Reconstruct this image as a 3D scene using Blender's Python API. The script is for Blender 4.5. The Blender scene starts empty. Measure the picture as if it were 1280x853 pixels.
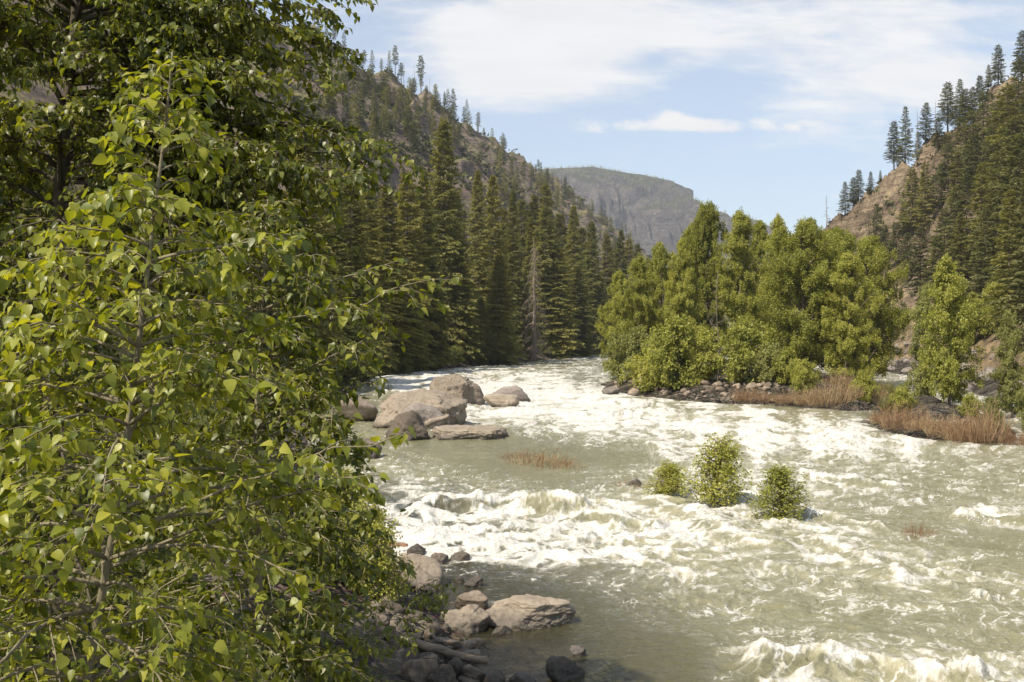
import bpy, math, random
import numpy as np
from mathutils import Vector, Matrix

scene = bpy.context.scene
COL = scene.collection
R = math.radians

# ------------------------------------------------------------------ camera, sky, sun, exposure
F = 1244.0            # focal length in photo pixels (photo 1280 wide)
HOR = 420.0           # horizon row in the photo
CAMZ = 6.0
cam_d = bpy.data.cameras.new('camera')
cam = bpy.data.objects.new('camera', cam_d)
COL.objects.link(cam)
cam.location = (0, 0, CAMZ)
cam.rotation_euler = (R(90 - 0.3), 0, 0)
cam_d.sensor_width = 36.0
cam_d.lens = 36.0 * F / 1280.0
cam_d.clip_start = 0.1
cam_d.clip_end = 20000
scene.camera = cam

SUN_DIR = Vector((-0.62, -0.53, 1.04)).normalized()     # towards the sun
sun_el = math.asin(SUN_DIR.z)
sun_az = math.atan2(SUN_DIR.x, SUN_DIR.y)
sd = bpy.data.lights.new('sun', 'SUN')
sd.energy = 4.8
sd.angle = R(0.55)
sd.color = (1.0, 0.90, 0.75)
sun = bpy.data.objects.new('sun', sd)
sun.rotation_euler = SUN_DIR.to_track_quat('Z', 'Y').to_euler()
sun.location = (0, 0, 900)
COL.objects.link(sun)

scene.view_settings.view_transform = 'Standard'
scene.view_settings.look = 'None'
scene.view_settings.gamma = 1.0
scene.view_settings.use_curve_mapping = False
scene.view_settings.exposure = 0.52

W = bpy.data.worlds.new('World')
scene.world = W
W.use_nodes = True


class NT:
    """small node-tree helper"""
    def __init__(s, tree):
        s.t = tree
        s.t.nodes.clear()

    def n(s, typ, inp=None, **kw):
        x = s.t.nodes.new(typ)
        for k, v in kw.items():
            setattr(x, k, v)
        for k, v in (inp or {}).items():
            s.set(x, k, v)
        return x

    def set(s, x, k, v):
        sock = x.inputs[k]
        if isinstance(v, bpy.types.NodeSocket):
            s.t.links.new(v, sock)
        else:
            if hasattr(sock.default_value, '__len__') and len(sock.default_value) == 4 and len(v) == 3:
                v = (*v, 1)
            sock.default_value = v

    def m(s, op, a, b=None, c=None, clamp=False):
        x = s.n('ShaderNodeMath', operation=op, use_clamp=clamp)
        for i, v in enumerate((a, b, c)):
            if v is not None:
                s.set(x, i, v)
        return x.outputs[0]

    def ss(s, v, lo, hi, a=0.0, b=1.0):
        x = s.n('ShaderNodeMapRange', interpolation_type='SMOOTHSTEP')
        for k, q in (('Value', v), ('From Min', lo), ('From Max', hi), ('To Min', a), ('To Max', b)):
            s.set(x, k, q)
        return x.outputs[0]

    def mix(s, f, a, b, mode='MIX'):
        x = s.n('ShaderNodeMix', data_type='RGBA', blend_type=mode)
        s.set(x, 0, f); s.set(x, 6, a); s.set(x, 7, b)
        return x.outputs[2]

    def noise(s, vec, scale, detail=4, rough=0.55, dist=0.0):
        x = s.n('ShaderNodeTexNoise')
        if vec is not None:
            s.set(x, 'Vector', vec)
        s.set(x, 'Scale', scale); s.set(x, 'Detail', detail); s.set(x, 'Roughness', rough); s.set(x, 'Distortion', dist)
        return x.outputs['Fac']

    def ramp(s, fac, stops):
        x = s.n('ShaderNodeValToRGB')
        e = x.color_ramp.elements
        while len(e) < len(stops):
            e.new(0.5)
        for el, (p, c) in zip(e, stops):
            el.position = p
            el.color = (*c, 1)
        s.set(x, 0, fac)
        return x.outputs[0]


def build_world():
    t = NT(W.node_tree)
    sky = t.n('ShaderNodeTexSky', sky_type='NISHITA', sun_disc=False, sun_elevation=sun_el,
              sun_rotation=sun_az, altitude=300, air_density=1.0, dust_density=1.2, ozone_density=1.4)
    tc = t.n('ShaderNodeTexCoord')
    sep = t.n('ShaderNodeSeparateXYZ', {0: tc.outputs['Generated']})
    y = t.m('MAXIMUM', sep.outputs[1], 0.08)
    a = t.m('DIVIDE', sep.outputs[0], y)
    b = t.m('DIVIDE', sep.outputs[2], y)
    vec = t.n('ShaderNodeCombineXYZ', {0: t.m('MULTIPLY', a, 1.0), 1: t.m('MULTIPLY', b, 2.6)}).outputs[0]
    wisp = t.noise(vec, 4.5, 8, 0.62, 0.25)
    vec2 = t.n('ShaderNodeCombineXYZ', {0: t.m('ADD', a, t.m('MULTIPLY', b, 0.9)), 1: t.m('MULTIPLY', b, 5.0), 2: 4.0}).outputs[0]
    fine = t.noise(vec2, 9.0, 8, 0.6, 0.4)
    vec3 = t.n('ShaderNodeCombineXYZ', {0: a, 1: t.m('MULTIPLY', b, 2.2), 2: 9.0}).outputs[0]
    nz2 = t.noise(vec3, 16.0, 7, 0.6, 0.3)
    nz = t.m('ADD', t.m('MULTIPLY', wisp, 0.6), t.m('MULTIPLY', fine, 0.4))

    def blob(u, v, ru, rv, amp, tilt=0.0):
        ca, cb = (u - 640) / F, (HOR - v) / F
        da = t.m('DIVIDE', t.m('SUBTRACT', a, ca), ru / F)
        db = t.m('SUBTRACT', b, cb)
        db = t.m('SUBTRACT', db, t.m('MULTIPLY', t.m('SUBTRACT', a, ca), tilt))
        db = t.m('DIVIDE', db, rv / F)
        r2 = t.m('ADD', t.m('MULTIPLY', da, da), t.m('MULTIPLY', db, db))
        return t.m('MULTIPLY', t.m('DIVIDE', 1.0, t.m('ADD', 1.0, t.m('MULTIPLY', r2, r2))), amp)

    def total(bl):
        s = bl[0]
        for q in bl[1:]:
            s = t.m('ADD', s, q)
        return s
    veil = total([blob(690, 60, 175, 62, 0.62), blob(620, 105, 90, 26, 0.35), blob(900, 14, 300, 46, 0.46),
                  blob(1120, 118, 150, 50, 0.36, 0.12), blob(1230, 60, 140, 80, 0.30), blob(440, 60, 160, 22, 0.12),
                  blob(980, 243, 90, 8, 0.22), blob(920, 186, 60, 9, 0.22), blob(670, 210, 60, 8, 0.12)])
    band = total([blob(825, 155, 60, 11, 0.46, 0.0), blob(940, 157, 120, 10, 0.50, 0.0), blob(838, 148, 20, 9, 0.25)])
    d1 = t.ss(t.m('ADD', veil, t.m('MULTIPLY', t.m('SUBTRACT', nz, 0.5), 2.3)), 0.17, 0.70)
    d2 = t.ss(t.m('ADD', band, t.m('MULTIPLY', t.m('SUBTRACT', nz2, 0.5), 1.9)), 0.16, 0.62)
    dens = t.m('MAXIMUM', t.m('MULTIPLY', d1, 0.86), t.m('MULTIPLY', d2, 0.95))
    shade = t.m('ADD', 0.86, t.m('MULTIPLY', fine, 0.24))
    CL = 6.4
    cc = t.n('ShaderNodeCombineXYZ', {0: t.m('MULTIPLY', shade, CL), 1: t.m('MULTIPLY', shade, CL * 0.975), 2: t.m('MULTIPLY', shade, CL * 0.955)}).outputs[0]
    # thin high veil everywhere softens the blue
    skyc = t.mix(0.30, sky.outputs[0], (6.2, 6.6, 7.0))
    colr = t.mix(dens, skyc, cc)
    bg = t.n('ShaderNodeBackground', {'Color': colr, 'Strength': 0.112})
    out = t.n('ShaderNodeOutputWorld')
    t.t.links.new(bg.outputs[0], out.inputs[0])


build_world()

# ------------------------------------------------------------------ numpy helpers
def P(u, v, d):
    """photo pixel at a depth d (metres along +Y) -> world point"""
    return np.array([(u - 640.0) / F * d, d, CAMZ + (HOR - v) / F * d])


def PW(u, v):
    """photo pixel on the water plane"""
    d = CAMZ * F / (v - HOR)
    return np.array([(u - 640.0) / F * d, d])


def _hash(ix, iy, seed):
    h = (ix.astype(np.int64) * 374761393 + iy.astype(np.int64) * 668265263 + seed * 974634777) & 0xFFFFFFFF
    h = ((h ^ (h >> 13)) * 1274126177) & 0xFFFFFFFF
    h = ((h ^ (h >> 16)) * 2246822519) & 0xFFFFFFFF
    return (h ^ (h >> 15)) & 0xFFFF


_A = np.arange(65536) * (2 * np.pi / 65536)
_CS, _SN = np.cos(_A), np.sin(_A)


def perlin(x, y, seed=0):
    x0 = np.floor(x); y0 = np.floor(y)
    fx = x - x0; fy = y - y0
    ix = x0.astype(np.int64); iy = y0.astype(np.int64)
    u = fx * fx * fx * (fx * (fx * 6 - 15) + 10)
    v = fy * fy * fy * (fy * (fy * 6 - 15) + 10)

    def g(dx, dy):
        h = _hash(ix + dx, iy + dy, seed)
        return _CS[h] * (fx - dx) + _SN[h] * (fy - dy)
    a = g(0, 0); b = g(1, 0); c = g(0, 1); d = g(1, 1)
    return 1.5 * ((a + (b - a) * u) * (1 - v) + (c + (d - c) * u) * v)


def fbm(x, y, oct=4, seed=0, gain=0.5, lac=2.03):
    s = 0; a = 1; n = 0
    for i in range(oct):
        s = s + a * perlin(x, y, seed + i * 17)
        n += a; a *= gain; x = x * lac + 3.1; y = y * lac - 1.7
    return s / n


def ridged(x, y, oct=4, seed=0, gain=0.5, lac=2.05):
    s = 0; a = 1; n = 0
    for i in range(oct):
        s = s + a * (1 - np.abs(perlin(x, y, seed + i * 13))) ** 2
        n += a; a *= gain; x = x * lac + 1.3; y = y * lac + 5.2
    return s / n


def sst(x, a, b):
    t = np.clip((x - a) / (b - a), 0, 1)
    return t * t * (3 - 2 * t)


def mk(name, V, faces, mats, parent=None, midx=None, smooth=False, attrs=None, link=True):
    """one mesh object from vertex and face arrays"""
    me = bpy.data.meshes.new(name)
    V = np.asarray(V, np.float32)
    fl = [np.asarray(f, np.int32) for f in faces if len(f)]
    me.vertices.add(len(V)); me.vertices.foreach_set('co', V.ravel())
    li = np.concatenate([f.ravel() for f in fl])
    lt = np.concatenate([np.full(len(f), f.shape[1], np.int32) for f in fl])
    ls = np.concatenate([[0], np.cumsum(lt)[:-1]]).astype(np.int32)
    me.loops.add(len(li)); me.loops.foreach_set('vertex_index', li)
    me.polygons.add(len(lt)); me.polygons.foreach_set('loop_start', ls); me.polygons.foreach_set('loop_total', lt)
    if midx is not None:
        me.polygons.foreach_set('material_index', np.asarray(midx, np.int32))
    me.polygons.foreach_set('use_smooth', np.full(len(lt), bool(smooth)))
    for k, a in (attrs or {}).items():
        at = me.attributes.new(k, 'FLOAT', 'POINT')
        at.data.foreach_set('value', np.asarray(a, np.float32))
    for m in (mats if isinstance(mats, (list, tuple)) else [mats]):
        me.materials.append(m)
    me.update(calc_edges=True)
    o = bpy.data.objects.new(name, me)
    if link:
        COL.objects.link(o)
    if parent is not None:
        o.parent = parent
    return o


def thing(name, label, cat, loc=(0, 0, 0), rz=0.0, group=None):
    o = bpy.data.objects.new(name, None)
    o.empty_display_size = 0.3
    COL.objects.link(o)
    o.location = tuple(float(q) for q in loc); o.rotation_euler = (0, 0, rz)
    o['label'] = label; o['category'] = cat
    if group:
        o['group'] = group
    return o


def tag(o, label, cat, group=None):
    o['label'] = label; o['category'] = cat
    if group:
        o['group'] = group
    return o


def unit(v):
    v = np.asarray(v, float)
    return v / np.maximum(np.linalg.norm(v, axis=-1, keepdims=True), 1e-9)


class MB:
    """collects tubes and face sets into one vertex / face list"""
    def __init__(s):
        s.V = []; s.F = {3: [], 4: []}; s.M = {3: [], 4: []}; s.n = 0

    def add(s, V, faces, mi=0):
        V = np.asarray(V, float).reshape(-1, 3)
        for f in faces:
            f = np.asarray(f, int)
            if len(f):
                s.F[f.shape[1]].append(f + s.n); s.M[f.shape[1]].append(np.full(len(f), mi))
        s.V.append(V); s.n += len(V)

    def tube(s, pts, rad, sides=6, mi=0):
        pts = np.asarray(pts, float); k = len(pts)
        rad = np.broadcast_to(np.asarray(rad, float), (k,))
        d = unit(np.gradient(pts, axis=0))
        ref = np.array([0, 0, 1.0]) if abs(d[0][2]) < 0.85 else np.array([1.0, 0, 0])
        a = unit(np.cross(d, ref)); b = np.cross(d, a)
        th = np.arange(sides) * 2 * np.pi / sides
        V = pts[:, None] + rad[:, None, None] * (np.cos(th)[None, :, None] * a[:, None] + np.sin(th)[None, :, None] * b[:, None])
        V = V.reshape(-1, 3)
        i = np.arange(k - 1)[:, None] * sides; j = np.arange(sides)[None]; j2 = (j + 1) % sides
        q = np.stack([i + j, i + j2, i + sides + j2, i + sides + j], -1).reshape(-1, 4)
        V = np.concatenate([V, pts[-1:] + d[-1:] * rad[-1], pts[:1]])
        e = len(V) - 2
        cap = np.stack([np.full(sides, e), (k - 1) * sides + np.arange(sides), (k - 1) * sides + (np.arange(sides) + 1) % sides], -1)
        cap2 = np.stack([np.full(sides, e + 1), (np.arange(sides) + 1) % sides, np.arange(sides)], -1)
        s.add(V, [q, cap, cap2], mi)

    def build(s, name, mats, parent=None, smooth=False, link=True):
        V = np.concatenate(s.V)
        fs = []; ms = []
        for k in (4, 3):
            if s.F[k]:
                fs.append(np.concatenate(s.F[k])); ms.append(np.concatenate(s.M[k]))
        return mk(name, V, fs, mats, parent, np.concatenate(ms), smooth, None, link)


def kites(p, d, l, w, up, fold=0.12):
    """leaf-like kite quads: base points p, directions d, lengths l, widths w, approximate normals up"""
    d = unit(d); sd_ = unit(np.cross(d, up)); nn = np.cross(sd_, d)
    l = np.asarray(l)[:, None]; w = np.asarray(w)[:, None]
    v0 = p; v2 = p + d * l - nn * l * fold
    v1 = p + d * l * 0.45 + sd_ * w * 0.5 + nn * l * fold * 0.3
    v3 = p + d * l * 0.45 - sd_ * w * 0.5 + nn * l * fold * 0.3
    V = np.stack([v0, v1, v2, v3], 1).reshape(-1, 3)
    return V, np.arange(len(V)).reshape(-1, 4)


# ------------------------------------------------------------------ materials
def mat(name):
    m = bpy.data.materials.new(name)
    m.use_nodes = True
    t = NT(m.node_tree)
    out = t.n('ShaderNodeOutputMaterial')
    return m, t, out


def leaf_mat(name, dark, mid, light, trans=0.35, tcol=None, rough=0.45, spec=0.35, nscale=0.35, use_obj=True):
    m, t, out = mat(name)
    geo = t.n('ShaderNodeNewGeometry')
    obj = t.n('ShaderNodeObjectInfo')
    r = geo.outputs['Random Per Island']
    tc = t.n('ShaderNodeTexCoord')
    big = t.noise(tc.outputs['Object'], nscale, 2, 0.5)
    f = t.m('ADD', t.m('MULTIPLY', r, 0.75), t.m('MULTIPLY', t.m('SUBTRACT', big, 0.42), 0.9))
    if use_obj:
        f = t.m('ADD', f, t.m('MULTIPLY', t.m('SUBTRACT', obj.outputs['Random'], 0.5), 0.45))
    col = t.ramp(f, [(0.1, dark), (0.5, mid), (0.95, light)])
    pr = t.n('ShaderNodeBsdfPrincipled', {'Base Color': col, 'Roughness': rough, 'Specular IOR Level': spec})
    tcx = t.mix(1.0, col, tcol or (1.5, 1.45, 0.5), 'MULTIPLY')
    tr = t.n('ShaderNodeBsdfTranslucent', {'Color': tcx})
    ms = t.n('ShaderNodeMixShader', {0: trans, 1: pr.outputs[0], 2: tr.outputs[0]})
    t.t.links.new(ms.outputs[0], out.inputs[0])
    return m


def bark_mat(name, a, b, scale=6.0, stretch=(1, 1, 0.25)):
    m, t, out = mat(name)
    tc = t.n('ShaderNodeTexCoord')
    mp = t.n('ShaderNodeMapping', {'Vector': tc.outputs['Object'], 'Scale': stretch})
    n = t.noise(mp.outputs[0], scale, 6, 0.65)
    col = t.ramp(n, [(0.3, a), (0.7, b)])
    bp = t.n('ShaderNodeBump', {'Height': n, 'Strength': 0.6, 'Distance': 0.05})
    pr = t.n('ShaderNodeBsdfPrincipled', {'Base Color': col, 'Roughness': 0.9, 'Normal': bp.outputs[0], 'Specular IOR Level': 0.2})
    t.t.links.new(pr.outputs[0], out.inputs[0])
    return m


def rock_mat(name, cols, scale=1.0, wet=None, bump=0.6, lichen=(0.33, 0.31, 0.24)):
    m, t, out = mat(name)
    geo = t.n('ShaderNodeNewGeometry')
    obj = t.n('ShaderNodeObjectInfo')
    pos = geo.outputs['Position']
    n1 = t.noise(pos, 0.9 * scale, 6, 0.62, 0.3)
    n2 = t.noise(pos, 6.0 * scale, 6, 0.7)
    n3 = t.noise(pos, 28.0 * scale, 3, 0.7)
    f = t.m('ADD', t.m('MULTIPLY', n1, 0.55), t.m('MULTIPLY', n2, 0.45))
    f = t.m('ADD', f, t.m('MULTIPLY', t.m('SUBTRACT', obj.outputs['Random'], 0.5), 0.22))
    col = t.ramp(f, [(0.32, cols[0]), (0.5, cols[1]), (0.68, cols[2])])
    col = t.mix(t.ss(n3, 0.55, 0.72, 0, 0.45), col, lichen)
    stain = t.noise(pos, 2.2 * scale, 8, 0.72, 1.2)
    col = t.mix(t.ss(stain, 0.54, 0.66, 0, 0.6), col, t.mix(0.72, col, (0.02, 0.016, 0.012)))
    crack = t.n('ShaderNodeTexVoronoi', {'Vector': pos, 'Scale': 1.1 * scale}, feature='DISTANCE_TO_EDGE')
    ck = t.ss(crack.outputs['Distance'], 0.0, 0.035, 0.55, 0.0)
    ck = t.m('MULTIPLY', ck, t.ss(n1, 0.42, 0.6))
    col = t.mix(ck, col, (0.045, 0.038, 0.03))
    z = t.n('ShaderNodeSeparateXYZ', {0: pos}).outputs[2]
    zz = t.m('ADD', z, t.m('MULTIPLY', t.m('SUBTRACT', n2, 0.5), 0.35))
    wf = t.ss(zz, 0.12, 0.46, 1.0, 0.0)          # wet, dark waterline
    col = t.mix(t.m('MULTIPLY', wf, 0.62), col, (0.03, 0.028, 0.022))
    h = t.m('ADD', t.m('MULTIPLY', n2, 0.6), t.m('MULTIPLY', n3, 0.35))
    h = t.m('SUBTRACT', h, t.m('MULTIPLY', ck, 0.6))
    bp = t.n('ShaderNodeBump', {'Height': h, 'Strength': bump, 'Distance': 0.12 / scale})
    rg = t.m('SUBTRACT', 0.85, t.m('MULTIPLY', wf, 0.5))
    pr = t.n('ShaderNodeBsdfPrincipled', {'Base Color': col, 'Roughness': rg, 'Normal': bp.outputs[0], 'Specular IOR Level': 0.35})
    t.t.links.new(pr.outputs[0], out.inputs[0])
    return m


M = {}
M['fir'] = leaf_mat('fir_needles', (0.118, 0.126, 0.046), (0.255, 0.258, 0.088), (0.370, 0.355, 0.128), 0.38, (1.25, 1.2, 0.5), 0.6, 0.2, 0.25)
M['fir_light'] = leaf_mat('light_fir_needles', (0.140, 0.144, 0.046), (0.265, 0.258, 0.080), (0.365, 0.340, 0.115), 0.36, (1.25, 1.2, 0.5), 0.6, 0.2, 0.25)
M['pine'] = leaf_mat('pine_needles', (0.096, 0.104, 0.044), (0.190, 0.196, 0.080), (0.285, 0.276, 0.112), 0.32, (1.2, 1.2, 0.6), 0.6, 0.2, 0.2)
M['cotton'] = leaf_mat('cottonwood_leaves', (0.200, 0.215, 0.042), (0.350, 0.355, 0.070), (0.450, 0.435, 0.110), 0.46, (1.2, 1.2, 0.5), 0.5, 0.3, 0.22)
M['alder'] = leaf_mat('alder_leaves', (0.150, 0.165, 0.048), (0.260, 0.270, 0.076), (0.350, 0.345, 0.120), 0.42, (1.2, 1.2, 0.5), 0.5, 0.3, 0.3)
M['sap'] = leaf_mat('sunlit_sapling_leaves', (0.100, 0.126, 0.019), (0.240, 0.262, 0.034), (0.390, 0.380, 0.060), 0.44, (1.5, 1.45, 0.33), 0.40, 0.42, 0.7, False)  # raised leaf colour, paints the sapling sunlit against the trees behind
M['shade'] = leaf_mat('shaded_bank_leaves', (0.056, 0.072, 0.013), (0.140, 0.158, 0.022), (0.290, 0.290, 0.044), 0.44, (1.55, 1.5, 0.36), 0.40, 0.42, 0.5, False)  # darker leaf colour, paints shade into the trees around the sapling
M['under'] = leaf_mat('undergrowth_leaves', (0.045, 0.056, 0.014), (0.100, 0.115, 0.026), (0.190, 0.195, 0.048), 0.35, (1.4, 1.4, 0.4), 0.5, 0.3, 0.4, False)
M['willow'] = leaf_mat('red_willow_twigs', (0.22, 0.125, 0.072), (0.36, 0.24, 0.140), (0.42, 0.355, 0.195), 0.3, (1.1, 1, 0.8), 0.7, 0.15, 0.8)
M['grassy'] = leaf_mat('reed_blades', (0.10, 0.11, 0.03), (0.19, 0.18, 0.055), (0.28, 0.24, 0.09), 0.25, (1.2, 1.1, 0.5), 0.6, 0.2, 0.8)
M['brush'] = leaf_mat('hill_brush_leaves', (0.070, 0.078, 0.032), (0.125, 0.130, 0.054), (0.200, 0.195, 0.085), 0.15, (1.1, 1.1, 0.6), 0.7, 0.1, 0.05)
M['bark'] = bark_mat('grey_brown_bark', (0.10, 0.08, 0.06), (0.24, 0.20, 0.15))
M['darkbark'] = bark_mat('dark_branch_bark', (0.05, 0.042, 0.03), (0.12, 0.10, 0.07))
M['sapbark'] = bark_mat('sapling_bark', (0.14, 0.12, 0.075), (0.29, 0.255, 0.17), 18)
M['dead'] = bark_mat('bleached_dead_wood', (0.17, 0.135, 0.105), (0.33, 0.27, 0.215), 5)
M['logwood'] = bark_mat('weathered_log_wood', (0.10, 0.082, 0.06), (0.25, 0.205, 0.155), 8, (0.6, 2, 2))
M['redwood'] = bark_mat('red_rotten_wood', (0.13, 0.07, 0.045), (0.28, 0.16, 0.10), 7)
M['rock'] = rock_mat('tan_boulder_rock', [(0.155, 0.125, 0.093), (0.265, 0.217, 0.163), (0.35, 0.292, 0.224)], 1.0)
M['rock_dark'] = rock_mat('dark_river_rock', [(0.060, 0.048, 0.036), (0.115, 0.092, 0.069), (0.20, 0.162, 0.122)], 1.6)  # colour of naturally dark stones, and painted shade on the jagged boulder
M['rubble'] = rock_mat('grey_rubble_rock', [(0.12, 0.092, 0.066), (0.22, 0.172, 0.126), (0.34, 0.275, 0.208)], 1.6)
M['talus'] = rock_mat('purple_grey_talus_rock', [(0.10, 0.085, 0.075), (0.19, 0.16, 0.14), (0.29, 0.25, 0.215)], 0.8)

# ------------------------------------------------------------------ terrain height
LB = np.array([(2.5, -30), (1.2, 8), (-0.5, 15), (-1.0, 19), (-1.7, 22), (-2.7, 26), (-4.5, 31), (-8, 42), (-12, 58), (-15, 75), (-18, 105), (-20, 145),
               (-16, 172), (-6, 196), (12, 262), (30, 340), (60, 420), (105, 505), (128, 620), (150, 750), (190, 900), (262, 1100), (420, 1400), (900, 2000)], float)
RB = np.array([(36, -30), (34, 10), (34, 40), (37, 60), (46, 95), (58, 140), (66, 185), (82, 250), (97, 320), (112, 400), (150, 520), (176, 620), (200, 750), (240, 900), (315, 1100), (475, 1400), (960, 2000)], float)
ISL = np.array([(10.3, 107), (12.8, 99), (18, 89), (24, 85), (27, 79), (30, 81), (34, 92), (40, 115), (48, 150), (54, 185), (46, 205), (30, 190), (18, 150), (11, 122)], float)
ISLET = np.array([(23.8, 65), (23.6, 59), (26.0, 55.5), (29.5, 57.5), (33, 66), (36.5, 78), (36, 88), (31, 84), (27.5, 75)], float)
LC = np.array([(-300, -120, 165), (-250, 100, 172), (-200, 330, 176), (-160, 480, 181), (-121, 600, 184), (-90, 700, 186), (-51, 800, 180), (0, 950, 178),
               (74, 1150, 163), (121, 1250, 140), (184, 1350, 112), (215, 1400, 78), (245, 1430, 45), (290, 1450, 8), (600, 1600, 3)], float)
RC = np.array([(420, 900, 3), (240, 640, 4), (165, 510, 12), (133, 455, 36), (135, 430, 50), (150, 390, 69), (156, 360, 77), (163, 330, 87), (170, 300, 92), (184, 200, 106), (195, 50, 108), (195, -120, 105)], float)
MC = np.array([(-2500, 3900, 640), (-1000, 3650, 600), (-230, 3600, 598), (140, 3550, 601), (280, 3500, 600), (440, 3450, 566), (541, 3400, 535), (565, 3375, 510), (590, 3350, 480),
               (660, 3350, 431), (738, 3400, 386), (858, 3500, 332), (1070, 3600, 215), (1370, 3700, 110), (1900, 3900, 20)], float)


def polyd(x, y, L):
    """distance to an open polyline, nearest 3rd value (if any), signed side (+ = left of travel)"""
    best = np.full(x.shape, 1e18); side = np.zeros(x.shape); val = np.zeros(x.shape)
    for a, b in zip(L[:-1], L[1:]):
        dx, dy = b[0] - a[0], b[1] - a[1]
        t = np.clip(((x - a[0]) * dx + (y - a[1]) * dy) / (dx * dx + dy * dy), 0, 1)
        ex = x - (a[0] + dx * t); ey = y - (a[1] + dy * t)
        q = ex * ex + ey * ey
        k = q < best
        best = np.where(k, q, best)
        side = np.where(k, dx * (y - a[1]) - dy * (x - a[0]), side)
        if L.shape[1] > 2:
            val = np.where(k, a[2] + (b[2] - a[2]) * t, val)
    return np.sqrt(best), np.sign(side), val


def polyin(x, y, L):
    """signed distance to a closed polygon, + inside"""
    C = np.concatenate([L, L[:1]])
    d, _s, _v = polyd(x, y, C)
    ins = np.zeros(x.shape, bool)
    for a, b in zip(C[:-1], C[1:]):
        c = (a[1] > y) != (b[1] > y)
        with np.errstate(divide='ignore', invalid='ignore'):
            xi = (b[0] - a[0]) * (y - a[1]) / (b[1] - a[1]) + a[0]
        ins ^= c & (x < xi)
    return np.where(ins, d, -d)


def land(x, y):
    dl, sl, _ = polyd(x, y, LB)
    dr, sr, _ = polyd(x, y, RB)
    sL = dl * sl
    sR = -dr * sr
    wob = fbm(x / 3.0, y / 3.0, 3, 5) * 0.8
    sI = np.maximum(polyin(x, y, ISL), polyin(x, y, ISLET)) + wob
    return sL + wob * 0.6, sR + wob, sI


def H(x, y, full=False):
    x = np.asarray(x, float); y = np.asarray(y, float)
    sL, sR, sI = land(x, y)
    s = np.maximum(np.maximum(sL, sR), sI)
    base = np.where(s < 0, np.maximum(-1.3, s * 0.22), np.minimum(1.1, s * 0.30) + 0.05 * np.minimum(s, 12))
    base = np.where(s < 0, base - 0.02, base)
    base = base + 0.10 * fbm(x / 0.9, y / 0.9, 3, 3) * np.clip((y + 60) / 60, 0, 1)
    # valley sides
    dc, sc, hc = polyd(x, y, LC)
    inner = sc < 0                         # river side of the crest
    sLc = np.maximum(sL, 0)
    t = sLc / (sLc + dc + 1e-6)
    wx = x + 40 * fbm(x / 130, y / 130, 3, 21); wy = y + 40 * fbm(x / 130 + 9, y / 130, 3, 22)
    hl = np.where(inner, hc * np.clip((t - 0.05) / 0.95, 0, 1) ** 1.05, np.maximum(hc - 0.35 * dc, 0))
    far = np.clip((np.hypot(x, y) - 180) / 200, 0, 1)
    env = np.clip(hl / 70, 0, 1) * far
    hl = hl + env * (26 * (ridged(wx / 120, wy / 120, 5, 31, 0.55) - 0.55) + 6 * fbm(wx / 30, wy / 30, 4, 32))
    # cliff bands
    band = 15.0
    q = hl / band + 0.5 * fbm(wx / 60, wy / 60, 3, 33)
    st = np.floor(q) + sst(q - np.floor(q), 0.30, 0.78)
    cl = sst(fbm(wx / 90, wy / 90, 3, 34), -0.05, 0.25) * env
    hl = hl + (st - q) * band * 0.75 * cl
    hl = np.where(sL > 0, hl, 0)

    dcr, scr, hcr = polyd(x, y, RC)
    innr = scr < 0
    sRc = np.maximum(sR, 0)
    tr = sRc / (sRc + dcr + 1e-6)
    hr = np.where(innr, hcr * np.clip((tr - 0.04) / 0.96, 0, 1) ** 1.1, np.maximum(hcr - 0.35 * dcr, 0))
    envr = np.clip(hr / 30, 0, 1)
    hr = hr + envr * (13 * (ridged(wx / 38, wy / 38, 5, 41, 0.6) - 0.55) + 2.5 * fbm(x / 11, y / 11, 4, 42))
    q = hr / 7 + 0.6 * fbm(x / 25, y / 25, 3, 43)
    st = np.floor(q) + sst(q - np.floor(q), 0.3, 0.75)
    clr = sst(fbm(x / 40, y / 40, 3, 44), 0.0, 0.3) * envr
    hr = hr + (st - q) * 7 * 0.7 * clr
    hr = np.where(sR > 0, hr, 0)
    h = base + np.maximum(hl, hr)
    # far mountain
    m = y > 2200
    if m.any():
        xm, ym = x[m], y[m]
        dm, sm, hm = polyd(xm, ym, MC)
        wxm = xm + 90 * fbm(xm / 300, ym / 300, 3, 55) + 0.35 * (ym - 3300)
        butt = ridged(wxm / 330, ym / 1100, 5, 51, 0.55)
        b2 = ridged(wxm / 110, ym / 420, 4, 56, 0.55)
        dd = np.maximum(dm - (330 * (butt - 0.42) + 210 * (b2 - 0.5)) * sst(dm, 50, 330), 0)
        prof = np.interp(dd, [0, 60, 120, 400, 680, 960, 1400], [0, 14, 45, 330, 500, 600, 640])
        hmt = np.where(sm < 0, hm - prof, hm - 0.15 * dm)
        hmt = hmt + np.where(sm < 0, 1.0, 0.06) * 75 * (ridged(wxm / 90, ym / 110, 5, 52, 0.58) - 0.5) * sst(dm, 60, 260) + 4 * fbm(xm / 40, ym / 40, 3, 53)
        hmt = np.where(sm < 0, np.minimum(hmt, hm - 0.03 * dm - 0.30 * np.maximum(dm - 50, 0) + 4 * fbm(xm / 50, ym / 50, 3, 54)), hmt)
        h[m] = np.maximum(h[m], hmt)
    if full:
        return h, s, sL, sR, sI
    return h


def Hs(x, y):
    return float(H(np.array([float(x)]), np.array([float(y)]))[0])


def march(u, v, d0=25.0, d1=2400.0):
    """first terrain hit of the sight line through photo pixel (u, v)"""
    d = np.geomspace(d0, d1, 900)
    x = (u - 640) / F * d
    z = CAMZ + (HOR - v) / F * d
    k = np.nonzero(H(x, d) > z)[0]
    if not len(k):
        return None
    dd = d[k[0]]
    return np.array([(u - 640) / F * dd, dd, Hs((u - 640) / F * dd, dd)])


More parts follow.
